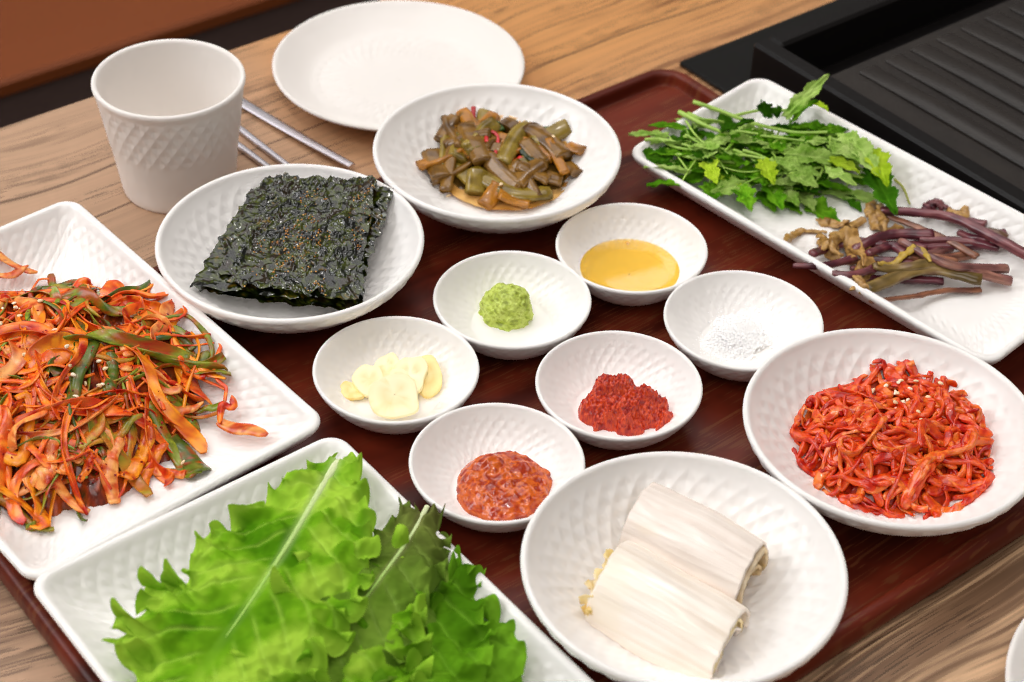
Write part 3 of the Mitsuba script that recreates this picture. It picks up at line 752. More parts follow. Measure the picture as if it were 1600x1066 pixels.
CH = [('red_chilli_slice', [(530, 205), (535, 320), (600, 380), (640, 370)], 34, [lin(150, 8, 10), lin(180, 16, 16)], 'curved red chilli slice at the back of the stem heap', 'chilli slice'), ('red_chilli_slice', [(640, 470), (640, 400), (700, 385), (735, 440), (710, 520)], 30, [lin(176, 20, 26), lin(205, 60, 60)], 'red chilli ring beside the standing stem tube', 'chilli slice'),
      ('red_chilli_slice', [(870, 600), (930, 540)], 50, [lin(170, 16, 16), lin(200, 30, 24)], 'small red chilli piece right of the standing stem tube', 'chilli slice'), ('green_chilli_slice', [(710, 250), (770, 340)], 55, [lin(34, 56, 18), lin(60, 86, 30)], 'green chilli slice left of the standing stem tube', 'chilli slice'),
      ('green_chilli_slice', [(1090, 300), (1185, 300)], 36, [lin(30, 52, 16), lin(52, 84, 24)], 'small green chilli piece at the back right of the stem heap', 'chilli slice'), ('green_chilli_slice', [(930, 510), (1020, 590), (1150, 620)], 50, [lin(26, 36, 14), lin(40, 54, 22)], 'dark green chilli strip between the pickled stems', 'chilli slice')]
for nm, pts, wp, cols, lab, cat in CH:
    P = mound_path(pts, 5.33, 640, 150, 16, hs_)
    w = wp / 5.33 / 2420 / 2
    P3 = hs_.lay(P, w, 0.001, stiff=2, sink=-0.3)
    V, F, _ = sweep(P3, w, 0.0011, k=12, curl=0.8)
    put(thing(nm, lab, cat), mikit.ply((V, F), 'oily_food', smooth=True, color=colors_by(V, 300, cols, 4)))
for (x, y) in [(760, 745), (755, 295), (975, 597), (1225, 540), (325, 697), (375, 675), (1060, 430), (1195, 470), (695, 485), (685, 345), (1190, 500), (1135, 885)]:
    p = mound_path([(x, y), (x + 1, y)], 5.33, 640, 150, 2, hs_)[0]
    sesame(rng, (p[0], p[1], hs_.get(p) + 0.0009), 'sesame seed stuck on the pickled stems', 'sesame seeds on the pickled stems')

# ------------------------------------------------------------------ seaweed sheets
rng = np.random.default_rng(3)
NC = [lin(3, 5, 3), lin(9, 14, 5), lin(22, 31, 7), lin(66, 74, 14), lin(9, 12, 4), lin(34, 24, 8)]


def seaweed(c, seed, n=74, rough=0.0013):
    """a rough sheet between four corner points (back left, back right, front right, front left)"""
    r = np.random.default_rng(seed)
    u, v = np.meshgrid(np.linspace(0, 1, n), np.linspace(0, 1, int(n * 1.4)), indexing='ij')
    e = lambda t, k: (meshkit.fbm(np.stack([t * 14 + seed * 7, 0 * t + k, 0 * t], -1), 5, k) - 0.5) * 0.07
    uu_ = u + (1 - u) * np.maximum(0, 1 - u * 6) * e(v, 1) + u * np.maximum(0, 1 - (1 - u) * 6) * e(v, 2)
    vv_ = v + np.maximum(0, 1 - v * 6) * e(u, 3) + np.maximum(0, 1 - (1 - v) * 6) * e(u, 4)
    c = np.asarray(c)
    P = ((1 - uu_) * (1 - vv_))[..., None] * c[0] + (uu_ * (1 - vv_))[..., None] * c[1] + (uu_ * vv_)[..., None] * c[2] + ((1 - uu_) * vv_)[..., None] * c[3]
    q = np.stack([u * 70, v * 110, 0 * u + seed], -1)
    wq = (meshkit.fbm(q * [0.12, 0.12, 1], 2, seed + 1) - 0.5) * 9
    d = (meshkit.fbm(q * [0.06, 0.045, 1], 2, seed) - 0.5) * rough * 3.0
    r1 = np.abs(meshkit.fbm(np.stack([q[..., 0] * 0.115 + wq * 0.10, q[..., 1] * 0.060 + wq * 0.06, q[..., 2]], -1), 2, seed + 9) - 0.5)
    r2 = np.abs(meshkit.fbm(np.stack([q[..., 0] * 0.17 - wq * 0.12, q[..., 1] * 0.24 + wq * 0.2, q[..., 2]], -1), 2, seed + 5) - 0.5)
    d += (0.13 - np.minimum(r1, 0.13)) * rough * 9 + (0.10 - np.minimum(r2, 0.10)) * rough * 6
    d += (meshkit.fbm(q * [0.50, 0.30, 1], 2, seed + 3) - 0.5) * rough * 0.8
    P[..., 2] += d
    V = P.reshape(-1, 3)
    C = colors_by(V * [1, 1, 0.2] + seed, 210, NC, seed, 4, 1.5)
    gold = ramp(0.66, 0.74, meshkit.fbm(V * 520 + seed, 2, 2)) * ramp(0.48, 0.62, meshkit.fbm(V * 60 + seed, 2, 3))
    C = mixc(C, lin(120, 92, 24), gold * 0.7)
    return V, grid_faces(P.shape[0], P.shape[1], False)[:, ::-1], C


scene['seaweed_gloss'] = principled(base_color=VC, roughness=0.11, specular=0.6, clearcoat=0.0)
base_c = [at(424, 272, 0.050), at(604, 280, 0.053), at(556, 466, 0.037), at(340, 432, 0.0385)]
low_c = [at(420, 300, 0.036), at(592, 300, 0.038), at(552, 490, 0.0235), at(298, 458, 0.0265)]
NS = 8
for i in range(NS):
    t = 1 - i / (NS - 1)
    t2 = t ** 1.0
    jit = rng.normal(0, 0.0016, (4, 3)) * [1, 1, 0.25] * (i > 0) * 1.0
    c = [b + (l - b) * t2 + j * 2.4 for b, l, j in zip(base_c, low_c, jit)]
    top = i == NS - 1
    V, F, C = seaweed(c, 20 + i, 130 if top else 64, 0.0014 if top else 0.0011)
    k = thing('seaweed_sheet', 'top sheet of the roasted seaweed stack, rough and glossy with golden crumbs' if top else 'dark roasted seaweed sheet in the stack below the top sheet', 'seaweed', None if top else 'seaweed sheets stacked under the top one')
    put(k, mikit.ply((V, F), 'seaweed_gloss', smooth=True, color=C))
cr = []
tv = V.copy()
for i in range(620):
    p = tv[rng.integers(len(tv))]
    if meshkit.noise(np.array([[p[0] * 60, p[1] * 60, 2.0]]))[0] < 0.46: continue
    m = trimesh.creation.icosphere(0)
    v = m.vertices * rng.uniform(0.00025, 0.0008, 3) @ trimesh.transformations.random_rotation_matrix(rng.random(3))[:3, :3]
    cr.append((v + p + [0, 0, 0.0002], m.faces, np.tile([lin(190, 130, 60), lin(214, 168, 100), lin(150, 96, 36)][rng.integers(3)], (len(v), 1))))
V, F, C = join(cr)
put(thing('sesame_crumbs', 'golden sesame crumbs and salt specks on the top seaweed sheet', 'crumbs', kind='stuff'), mikit.ply((V, F), 'wet_food', color=C))

# ------------------------------------------------------------------ garlic slices
rng = np.random.default_rng(2)
scene['garlic'] = principled(base_color=VC, roughness=0.38, specular=0.45, clearcoat=0.1)
gz = 0.0145


def slab(outline, th_, seed):
    """a thick slice with rounded edges from a plan outline"""
    o = catmull(np.vstack([outline, outline[:1]]), 49)[:-1]
    c = o.mean(0)
    rings = [(0.02, 0.5), (0.4, 0.5), (0.75, 0.5), (0.96, 0.5), (0.985, 0.46), (1.0, 0.36), (1.0, -0.36), (0.97, -0.48), (0.6, -0.5), (0.02, -0.5)]
    V = np.concatenate([np.column_stack([c + (o - c) * k, np.full(len(o), z * th_)]) for k, z in rings])
    V[:, 2] += (meshkit.fbm(V * 130 + seed, 3, seed) - 0.5) * 0.0009
    return V, grid_faces(len(rings), len(o), True)


def disc_outline(a, b, n=11, wob=0.085, r=rng, pointy=0.0):
    t = np.arange(n) * 2 * np.pi / n
    k = 1 + r.normal(0, wob, n)
    return np.stack([a * np.cos(t) * k * (1 - pointy * np.sin(t)), b * np.sin(t) * k], 1)


GAR = [((551, 611), 0.0070, 0.0065, 0.0026, 0.0008, 10, 'small yellow garlic slice lying apart at the left of the dish'), ((668, 588), 0.0085, 0.0130, 0.0035, 0.001, 22, 'yellowish garlic slice furthest right in the dish'),
       ((604, 574), 0.0078, 0.0080, 0.0038, 0.0035, 24, 'pale garlic slice at the back of the pile'), ((577, 596), 0.0085, 0.0105, 0.0038, 0.0022, 26, 'pale garlic slice second from the left'),
       ((641, 588), 0.0095, 0.0125, 0.0038, 0.0040, 24, 'large pale garlic slice behind the front one, on the right'), ((623, 592), 0.0060, 0.0060, 0.0035, 0.0055, 24, 'small garlic slice peeping out in the middle of the pile'),
       ((617, 618), 0.0135, 0.0135, 0.0043, 0.0068, 33, 'broad shield shaped garlic slice leaning at the front of the pile')]
for i, ((px, py), a, b, t_, dz, tilt, lab) in enumerate(GAR):
    V, F = slab(disc_outline(a, b, pointy=0.16 if i == 6 else 0.05), t_, i)
    p = at(px, py, gz + dz + b * math.sin(math.radians(tilt)) * 0.6)
    rr0 = np.hypot(V[:, 0] / a, V[:, 1] / b)
    C = mixc(mixc(lin(242, 228, 178), lin(247, 239, 206), np.clip(1.2 - rr0, 0, 1)), lin(226, 196, 110), ramp(0.55, 0.75, meshkit.fbm(V * 200 + i, 3, i)) * 0.5)
    C = mixc(C, lin(222, 196, 120), np.exp(-((rr0 * (1 + 0.2 * (meshkit.noise(V * 300) - 0.5)) - 0.42) / 0.07) ** 2) * 0.55)
    if i in (0, 1): C = C * [0.96, 0.88, 0.62]
    k = thing('garlic_slice', lab, 'garlic slice')
    scene[k] = {**mikit.ply((V, F), 'garlic', smooth=40 if False else True, color=C), 'to_world': T().translate([float(v) for v in p]).rotate([float(v) for v in RIGHT], float(tilt)).rotate([0, 0, 1], -39 + float(rng.normal(0, 12)))}

# ------------------------------------------------------------------ green mound
rng = np.random.default_rng(4)
V, F = blob(rng, 0.0164, 0.0195, 0.5, 1.1, 6, oct=3)
nn_ = V / np.linalg.norm(V, axis=1, keepdims=True)
V = V + nn_ * ((meshkit.fbm(V * 300, 4, 1) - 0.5) * 0.0030 - 0.0022 * np.clip(meshkit.fbm(V * 170, 2, 5) - 0.58, 0, 1) * 4)[:, None]
cre = np.abs(V[:, 0] * 0.8 + V[:, 1] * 0.3 + 0.004 * np.sin(V[:, 2] * 200) - 0.002)
V = V - nn_ * (0.0022 * np.exp(-(cre / 0.0011) ** 2) * (V[:, 2] > 0.004))[:, None]
C = colors_by(V, 330, [lin(128, 142, 40), lin(164, 180, 66), lin(186, 200, 94), lin(150, 164, 52)], 2, 4)
p = at(793, 489, 0.0135)
put(thing('wasabi_mound', 'crumbly light green mound of paste in a small dish', 'wasabi'), mikit.ply((V, F), 'moist_food', smooth=True, color=C), (p[0], p[1], 0.0128))

# ------------------------------------------------------------------ red grainy paste
rng = np.random.default_rng(6)
g = np.linspace(-0.034, 0.034, 190)
X, Y = np.meshgrid(g, g, indexing='ij')
ca, sa = math.cos(math.radians(39)), math.sin(math.radians(39))
U, W = X * RIGHT[0] + Y * RIGHT[1], X * AWAY[0] + Y * AWAY[1]


def lumps(lst):
    h = np.zeros_like(U)
    for (u, w, ru, rw, hh) in lst:
        d = np.sqrt(((U - u) / ru) ** 2 + ((W - w) / rw) ** 2)
        h = np.maximum(h, hh * np.sqrt(np.clip(1 - d**2, 0, 1)))
    return h


def paste(lst, edge_amp, grain, gfreq, cx, cy, seed, smooth_px, cols, cfreq, mat, key, lab, cat, dish):
    global U, W
    U0, W0 = U, W
    q = np.stack([X * 110 + seed, Y * 110, 0 * X], -1)
    U = U0 + (meshkit.fbm(q, 3, seed) - 0.5) * edge_amp; W = W0 + (meshkit.fbm(q + 31, 3, seed + 1) - 0.5) * edge_amp
    h = gaussian_filter(lumps(lst), smooth_px)
    U, W = U0, W0
    gr_ = meshkit.fbm(np.stack([X * gfreq, Y * gfreq, h * gfreq], -1), 2, seed + 2) - 0.5
    keep = h > 0.0011
    h = h + gr_ * grain * ramp(0.0008, 0.004, h)
    base = FL + dish_h(np.hypot(X + cx - dish[0], Y + cy - dish[1]))
    Z = np.maximum(base + 0.0002, base.min() + h) if False else base + 0.0003 + h
    Z = np.where(keep, np.maximum(Z, base + 0.0004), base - 0.0010)
    V = np.stack([X + cx, Y + cy, Z], -1).reshape(-1, 3)
    F = grid_faces(len(g), len(g), False)[:, ::-1]
    m = gaussian_filter(keep.astype(float), 1.0).reshape(-1) > 0.02
    F = F[m[F].all(1)]
    C = colors_by(V, cfreq, cols, seed, 3, 1.2)
    put(thing(key, lab, cat), mikit.ply((V, F), mat, smooth=True, color=C))


p = at(974, 634, 0.016)
paste([(-0.004, -0.003, 0.019, 0.017, 0.014), (0.006, 0.000, 0.015, 0.013, 0.0150), (-0.006, 0.004, 0.011, 0.012, 0.020), (0.000, 0.004, 0.010, 0.011, 0.018), (0.012, -0.004, 0.013, 0.013, 0.011), (-0.015, -0.005, 0.010, 0.013, 0.010), (0.004, -0.012, 0.009, 0.010, 0.007), (0.020, -0.007, 0.006, 0.006, 0.006)],
      0.010, 0.0046, 760, p[0], p[1], 3, 1.6, [lin(140, 16, 6), lin(172, 34, 10), lin(204, 72, 22), lin(160, 22, 7)], 500, 'oily_food', 'chilli_roe_paste', 'dark red grainy paste heaped in a small dish', 'chilli paste', DISH['paste'])
p = at(786, 760, 0.016)
paste([(0.0, 0.0, 0.0255, 0.0265, 0.0095), (-0.006, 0.012, 0.012, 0.010, 0.0115), (0.009, 0.010, 0.011, 0.010, 0.0105)],
      0.006, 0.0042, 210, p[0], p[1], 7, 2.2, [lin(138, 34, 4), lin(170, 58, 8), lin(200, 92, 18), lin(152, 42, 5)], 230, 'glossy_paste', 'soybean_paste', 'glossy orange brown paste pool in a small dish', 'soybean paste', DISH['ssam'])

# ------------------------------------------------------------------ amber liquid
scene['amber_liquid'] = {'type': 'thindielectric', 'int_ior': 1.38, 'specular_transmittance': {'type': 'rgb', 'value': [0.96, 0.75, 0.25]}}
scene['amber_rim'] = principled(base_color=(0.74, 0.44, 0.12), roughness=0.08, specular=0.5)
ox, oy = DISH['oil']
zl = FL + 0.0083
r_l = float(np.interp(0.0083, dish_prof[np.argmax(dish_prof[:, 1]):, 1][::-1], dish_prof[np.argmax(dish_prof[:, 1]):, 0][::-1]))
rs = [(0.0004, 0), (0.010, 0), (0.02, 0), (r_l - 0.0022, 0.0), (r_l - 0.0008, 0.00015), (r_l + 0.0003, 0.0006)]
V = np.concatenate([np.stack([r * np.cos(th), r * np.sin(th), np.full(96, dz)], 1) for r, dz in rs])
lq = thing('sesame_vinegar', 'amber dipping liquid filling a small white dish', 'dipping sauce')
put(lq, mikit.ply((V, grid_faces(len(rs), 96, True)[:, ::-1]), 'amber_liquid', smooth=True), (ox, oy, zl))
bub = trimesh.creation.icosphere(3); bub.apply_scale((0.0011, 0.0011, 0.0006))
p = at(980, 379, zl)
part(lq, 'bubble', mikit.ply(bub, 'amber_rim', smooth=True), (p[0], p[1], zl))

# ------------------------------------------------------------------ coarse salt
rng = np.random.default_rng(9)
scene['salt_crystal'] = principled(base_color=(0.92, 0.915, 0.91), roughness=0.3, specular=0.4)
p = at(1153, 527, 0.0135)
sc_ = np.array([p[0], p[1]])
gr_s = []
for i in range(9500):
    a, r_ = rng.uniform(0, 2 * np.pi), 0.0205 * rng.random() ** 0.62 * (1 if rng.random() < 0.93 else rng.uniform(1.0, 1.35))
    r_ *= 1 + 0.2 * math.sin(2 * a + 1) + 0.1 * math.sin(5 * a)
    q = sc_ + [r_ * math.cos(a), r_ * math.sin(a)]
    hm_ = 0.0068 * max(0, 1 - min(1, r_ / 0.0205) ** 1.6)
    z = FL + dish_h(math.hypot(q[0] - DISH['salt'][0], q[1] - DISH['salt'][1])) + hm_ * rng.random() ** 0.35
    s = rng.uniform(0.00016, 0.00034) if rng.random() < 0.86 else rng.uniform(0.00034, 0.00058)
    v = np.array([[x, y, zz] for x in (-1, 1) for y in (-1, 1) for zz in (-1, 1)], float) * s * rng.uniform(0.6, 1.1, 3)
    v = v @ trimesh.transformations.random_rotation_matrix(rng.random(3))[:3, :3] + [q[0], q[1], z + s * 0.5]
    gr_s.append((v, np.array([[0, 1, 3], [0, 3, 2], [4, 6, 7], [4, 7, 5], [0, 4, 5], [0, 5, 1], [2, 3, 7], [2, 7, 6], [0, 2, 6], [0, 6, 4], [1, 5, 7], [1, 7, 3]])))
put(thing('coarse_salt', 'loose heap of coarse white salt grains in a small dish', 'salt', kind='stuff'), mikit.ply(join(gr_s), 'salt_crystal'))

# ------------------------------------------------------------------ pale folded cabbage
rng = np.random.default_rng(12)
scene['cabbage_leaf'] = principled(base_color=VC, roughness=0.26, specular=0.5, clearcoat=0.3, clearcoat_gloss=0.92)
CU = np.array([0.30, -0.954, 0]); CV = np.array([-0.954, -0.30, 0])


def fold_sheet(c, L, w, h, seed, th_=0.0016, u0=0.0, skew=0.0, cols=None, drop=0.0):
    """a leaf bent over in an upside-down U: fibres run along CU"""
    n, m = 64, 90
    u = np.linspace(-0.5, 0.5, n)
    sec = catmull([(-w / 2 - 0.001, 0.002), (-w / 2 - 0.0012, h * 0.5), (-w / 2 + 0.004, h * 0.90), (-w * 0.25, h * 1.02), (0, h * 1.05), (w * 0.25, h * 0.98), (w / 2 - 0.005, h * 0.80), (w / 2 - 0.0005, h * 0.40), (w / 2 - 0.001, 0.001)], m)
    tg = np.gradient(sec, axis=0); tg /= np.linalg.norm(tg, axis=1, keepdims=True)
    nr = np.stack([-tg[:, 1], tg[:, 0]], 1)
    vv = np.linspace(0, 1, m)
    out = []
    UU, VV = np.meshgrid(u, vv, indexing='ij')
    rib = (meshkit.fbm(np.stack([UU * 1.3 + seed, VV * 26, 0 * UU + seed], -1), 3, seed) - 0.5) * 0.0009 + (meshkit.fbm(np.stack([UU * 1.6 + seed, VV * 4, 0 * UU], -1), 2, seed + 5) - 0.5) * 0.0050
    rag = (meshkit.fbm(np.stack([0 * VV + seed, VV * 9, 0 * VV], -1), 3, seed + 2) - 0.5) * 0.0022 * np.abs(UU * 2) ** 6
    for off in (0, -th_):
        a = sec[None, :, 0] + nr[None, :, 0] * (rib + off)
        z = sec[None, :, 1] + nr[None, :, 1] * (rib + off) - drop * (UU + 0.5) ** 2 * (sec[None, :, 1] / h)
        l = (UU + u0) * L + rag + skew * sec[None, :, 0]
        taper = 1 - 0.05 * UU
        P = np.asarray(c) + l[..., None] * CU + (a * taper)[..., None] * CV
        P[..., 2] += z
        out.append(P.reshape(-1, 3))
    V = np.concatenate(out)
    f1 = grid_faces(n, m, False)
    nv = n * m
    rim = np.concatenate([np.arange(m), (np.arange(1, n) * m + m - 1), (n - 1) * m + np.arange(m - 2, -1, -1), (np.arange(n - 2, 0, -1) * m)])
    r2 = np.roll(rim, -1)
    F = np.vstack([f1, f1[:, ::-1] + nv, np.stack([rim, rim + nv, r2], 1), np.stack([r2, rim + nv, r2 + nv], 1)])
    st = meshkit.fbm(np.stack([UU * 1.2 + seed, VV * 46, 0 * UU + 2], -1), 4, seed + 8).reshape(-1)
    bl_ = meshkit.fbm(np.stack([UU * 3 + seed, VV * 6, 0 * UU + 5], -1), 3, seed + 4).reshape(-1)
    t = np.clip((st - 0.5) * 0.9 + 0.35 + 0.6 * meshkit.fbm(np.stack([UU * 2.2 + seed, VV * 9, 0 * UU + 1], -1), 3, seed + 6).reshape(-1), 0, 1)
    C = mixc(cols[0], cols[1], t)
    C = mixc(C, cols[2], ramp(0.55, 0.8, bl_) * 0.6)
    return V, F[:, ::-1], np.vstack([C, C * 0.95])


CC = [lin(200, 180, 164), lin(236, 226, 217), lin(228, 212, 192)]
CY = [lin(214, 190, 130), lin(234, 218, 168), lin(220, 188, 110)]
cb = thing('folded_cabbage', 'pale fermented cabbage fold lying at the back of the bowl, overlapping the front one', 'cabbage')
cA = at(1078, 890, FL + 0.0066); cB = at(1040, 984, FL + 0.006)
put(cb + '__outer_leaf', mikit.ply(fold_sheet(cA, 0.066, 0.043, 0.028, 3, cols=CC, skew=0.10)[:2], 'cabbage_leaf', smooth=True, color=fold_sheet(cA, 0.066, 0.043, 0.028, 3, cols=CC, skew=0.10)[2]))
V, F, C = fold_sheet(cA + [0, 0, 0.0], 0.0690, 0.0355, 0.024, 9, cols=[lin(190, 160, 120), lin(230, 214, 184), lin(214, 184, 110)], skew=0.10)
put(cb + '__inner_leaf', mikit.ply((V, F), 'cabbage_leaf', smooth=True, color=C))
V, F, C = fold_sheet(cA + [0, 0, 0.0], 0.0665, 0.027, 0.018, 15, cols=[lin(180, 146, 100), lin(220, 196, 150), lin(206, 170, 90)], skew=0.10)
put(cb + '__inner_leaf_001', mikit.ply((V, F), 'cabbage_leaf', smooth=True, color=C))
cb2 = thing('folded_cabbage', 'pale fermented cabbage fold lying at the front of the bowl, with a yellow ragged edge', 'cabbage')
V, F, C = fold_sheet(cB, 0.069, 0.0465, 0.026, 23, cols=[lin(214, 196, 176), lin(240, 232, 222), lin(232, 220, 200)], skew=0.12, drop=0.004)
put(cb2 + '__outer_leaf', mikit.ply((V, F), 'cabbage_leaf', smooth=True, color=C))
V, F, C = fold_sheet(cB, 0.0675, 0.038, 0.0215, 31, cols=CY, skew=0.12, drop=0.003)
put(cb2 + '__inner_leaf', mikit.ply((V, F), 'cabbage_leaf', smooth=True, color=C))
V, F, C = fold_sheet(cB, 0.0665, 0.030, 0.016, 37, cols=CC, skew=0.12, drop=0.003)
put(cb2 + '__inner_leaf_001', mikit.ply((V, F), 'cabbage_leaf', smooth=True, color=C))
# the yellow leaf edge sticking out at the left
P = catmull([at(968, 868, 0.036), at(940, 905, 0.034), at(922, 935, 0.031), at(916, 960, 0.026)], 40)
P = P + np.stack([meshkit.fbm(np.column_stack([np.arange(40) * 0.35, np.full(40, k), np.zeros(40)]), 3, k) - 0.5 for k in range(3)], 1) * 0.006
V, F, (S, A) = sweep(P, 0.0045 * (1 + 0.3 * np.sin(np.arange(40) * 0.7)), 0.0007, roll=0.7 + 0.5 * np.sin(np.arange(40) * 0.55), k=14, curl=0.8)
put(cb2 + '__leaf_edge', mikit.ply((V, F), 'cabbage_leaf', smooth=True, color=colors_by(V, 140, [lin(214, 176, 90), lin(230, 204, 130), lin(238, 222, 180)], 2)))

# ------------------------------------------------------------------ lettuce
rng = np.random.default_rng(14)
LG = [lin(78, 132, 16), lin(116, 170, 30), lin(166, 206, 66)]


def lettuce(mid, half, seed, ruffle=0.011, cols=LG, rib=lin(190, 208, 140), cup=0.25, n=300, m=150, serr=0.045, lift=0.0, ribw=0.0035, tone2=None):
    """a ruffled leaf along the midrib points mid with half widths half"""
    M = catmull(mid, n)
    t = np.gradient(M, axis=0); t /= np.linalg.norm(t, axis=1, keepdims=True)
    sd = np.cross(t, [0, 0, 1.0]); sd /= np.linalg.norm(sd, axis=1, keepdims=True)
    up = np.cross(sd, t)
    L = np.r_[0, np.cumsum(np.linalg.norm(np.diff(M, axis=0), axis=1))]
    w = catmull(np.array(half)[:, None] if np.ndim(half[0]) == 0 else half, n)
    wl, wr = (w[:, 0], w[:, -1])
    a = np.linspace(-1, 1, m)
    a = np.sign(a) * np.abs(a) ** 0.7
    SS, AA = np.meshgrid(L, a, indexing='ij')
    ab = np.abs(AA)
    side = (AA > 0) * 1.0
    e = np.stack([SS * 130, side * 9 + seed, 0 * SS], -1)
    outl = 1 + serr * (meshkit.fbm(e, 4, seed) - 0.5) * 2 * ab**2
    Wd = np.where(AA > 0, wr[:, None], wl[:, None]) * outl
    nz = lambda f, k, am=1.0: meshkit.fbm(np.stack([SS * f + 11 * seed, side * 7 + k, ab * am], -1), 2, seed + k) - 0.5
    wav = np.sin(2 * np.pi * (SS / 0.040 + 1.6 * nz(24, 2) + 0.30 * ab + 0.5 * side))
    fr1 = np.sin(2 * np.pi * (SS / 0.0185 + 2.0 * nz(40, 3) + 0.55 * ab))
    p2_ = 2 * np.pi * (SS / 0.0092 + 2.6 * nz(60, 4) + 0.5 * ab)
    fr2 = np.sin(p2_)
    fr3 = nz(420, 5, 8)
    amp_ = 0.55 + 1.6 * np.clip(nz(22, 6) + 0.3, 0, 1)
    ph = SS / 0.0150 - ab * Wd / 0.018 + 0.35 * side + nz(30, 7) * 0.5
    vein = np.exp(-((ph - np.round(ph)) / 0.075) ** 2) * ramp(0.03, 0.2, ab) * (1 - 0.5 * ab)
    bl_ = (meshkit.fbm(np.stack([SS * 70 + seed, AA * Wd * 70, 0 * SS], -1), 3, seed + 6) - 0.5) * ramp(0.0, 0.16, ab)
    z = cup * ab**1.6 * Wd * 0.5 + amp_ * ruffle * (0.62 * wav * ab**1.3 + 0.42 * fr1 * ab**3.0 + 0.46 * fr2 * ab**4.5 + 0.08 * fr3 * ab**9) + bl_ * 0.0105 + (meshkit.fbm(np.stack([SS * 190 + seed, AA * Wd * 190, 0 * SS], -1), 2, seed + 12) - 0.5) * 0.0034 * ramp(0.03, 0.25, ab) * (0.35 + ab) - vein * 0.0013
    z -= 0.0018 * np.exp(-(AA * Wd / 0.005) ** 2)
    lat = AA * Wd * (1 - 0.06 * ab**2) + np.sign(AA) * amp_ * ruffle * (0.15 * np.cos(2 * np.pi * (SS / 0.0185 + 2.0 * nz(40, 3))) * ab**4 + 0.30 * np.cos(p2_ * 0.5 + seed) * ab**5 + 0.06 * fr3 * ab**8)
    lon = amp_ * ruffle * (0.34 * np.cos(p2_) * ab**5 + 0.25 * wav * ab**3)
    P = M[:, None] + sd[:, None] * lat[..., None] + up[:, None] * (z + lift * ab**2)[..., None] + t[:, None] * lon[..., None]
    V = P.reshape(-1, 3)
    V[:, 2] = np.maximum(V[:, 2], 0.0145 + 0.001 * meshkit.noise(V * 300))
    F = grid_faces(n, m, False)
    C = colors_by(V, 48, cols, seed, 4, 1.3)
    C = mixc(C, cols[-1] * 1.15, (ramp(0.75, 1.0, ab) * 0.55).reshape(-1))
    C = mixc(C, cols[-1] * np.array([1.2, 1.1, 1.8]), (vein * 0.5).reshape(-1))
    rw = ribw * 0.75 * (1 - 0.95 * L / L[-1])[:, None] + 0.0003
    C = mixc(C, rib, (np.exp(-(AA * Wd / rw) ** 2) * 0.7 * (1 - 0.8 * SS / L[-1])).reshape(-1))
    if tone2 is not None:
        C = mixc(C, tone2, (ramp(0.55, 0.0, SS / L[-1]) * 0.75 * (1 - 0.6 * ramp(0.7, 1, ab))).reshape(-1))
    # the midrib: a tapered stalk of its own
    Pm = M + up * -0.0020
    rv, rf, (rs_, _) = sweep(Pm[:int(n * 0.8)], np.linspace(ribw * 0.58, 0.0003, int(n * 0.8)), np.linspace(ribw * 0.42, 0.0004, int(n * 0.8)), k=12, power=2)
    rc_ = mixc(lin(214, 220, 176), lin(150, 190, 80), np.clip(rs_ * 1.5, 0, 1))
    return (V, F, C), (rv, rf, rc_)


def lay_leaf(lab, *a, **k):
    (V, F, C), (rv, rf, rc_) = lettuce(*a, **k)
    key = thing('lettuce_leaf', lab, 'lettuce')
    part(key, 'blade', mikit.ply((V, F), 'leaf_green', smooth=True, color=np.clip(C * 0.96, 0, 1)))
    part(key, 'midrib', mikit.ply((rv, rf), 'moist_food', smooth=True, color=rc_))


B1 = [lin(64, 108, 16), lin(90, 142, 24), lin(114, 166, 38)]
lay_leaf('lowest ruffled lettuce leaf spreading to the right edge of its plate', [at(735, 905, 0.026), at(718, 965, 0.030), at(712, 1040, 0.032), at(690, 1150, 0.031), at(640, 1240, 0.028)],
         [(0.006, 0.006), (0.022, 0.018), (0.034, 0.034), (0.038, 0.042), (0.02, 0.03)], 5, ruffle=0.010, cols=B1)
lay_leaf('ruffled green lettuce leaf low between the two front folds', [at(690, 870, 0.026), at(670, 930, 0.034), at(640, 1010, 0.037), at(600, 1110, 0.034), at(560, 1230, 0.03)],
         [(0.008, 0.008), (0.030, 0.026), (0.040, 0.036), (0.042, 0.040), (0.02, 0.02)], 17, ruffle=0.012, cols=[lin(74, 122, 18), lin(102, 158, 28), lin(130, 184, 44)])
lay_leaf('ruffled bright green lettuce leaf low in the middle of the plate', [at(560, 850, 0.028), at(560, 930, 0.039), at(530, 1020, 0.041), at(500, 1120, 0.036), at(470, 1230, 0.03)],
         [(0.008, 0.008), (0.032, 0.032), (0.042, 0.040), (0.046, 0.044), (0.02, 0.02)], 9, ruffle=0.013)
lay_leaf('dull olive lettuce leaf with a fold, second from the top of the pile', [at(668, 786, 0.041), at(640, 836, 0.047), at(590, 905, 0.050), at(530, 985, 0.047), at(470, 1080, 0.040)],
         [(0.007, 0.006), (0.022, 0.020), (0.030, 0.030), (0.036, 0.038), (0.030, 0.030)], 13, ruffle=0.009, cols=[lin(70, 100, 26), lin(96, 130, 38), lin(124, 158, 56)], tone2=lin(120, 122, 66), rib=lin(176, 166, 130), ribw=0.0024, cup=-0.55)
lay_leaf('large bright green lettuce leaf with a white midrib, topmost on the plate', [at(528, 716, 0.040), at(500, 762, 0.048), at(455, 838, 0.054), at(392, 935, 0.054), at(325, 1030, 0.047), at(262, 1120, 0.036)],
         [(0.009, 0.008), (0.024, 0.020), (0.045, 0.036), (0.053, 0.046), (0.050, 0.050), (0.030, 0.030)], 21, ruffle=0.010, ribw=0.0040, cup=0.0)

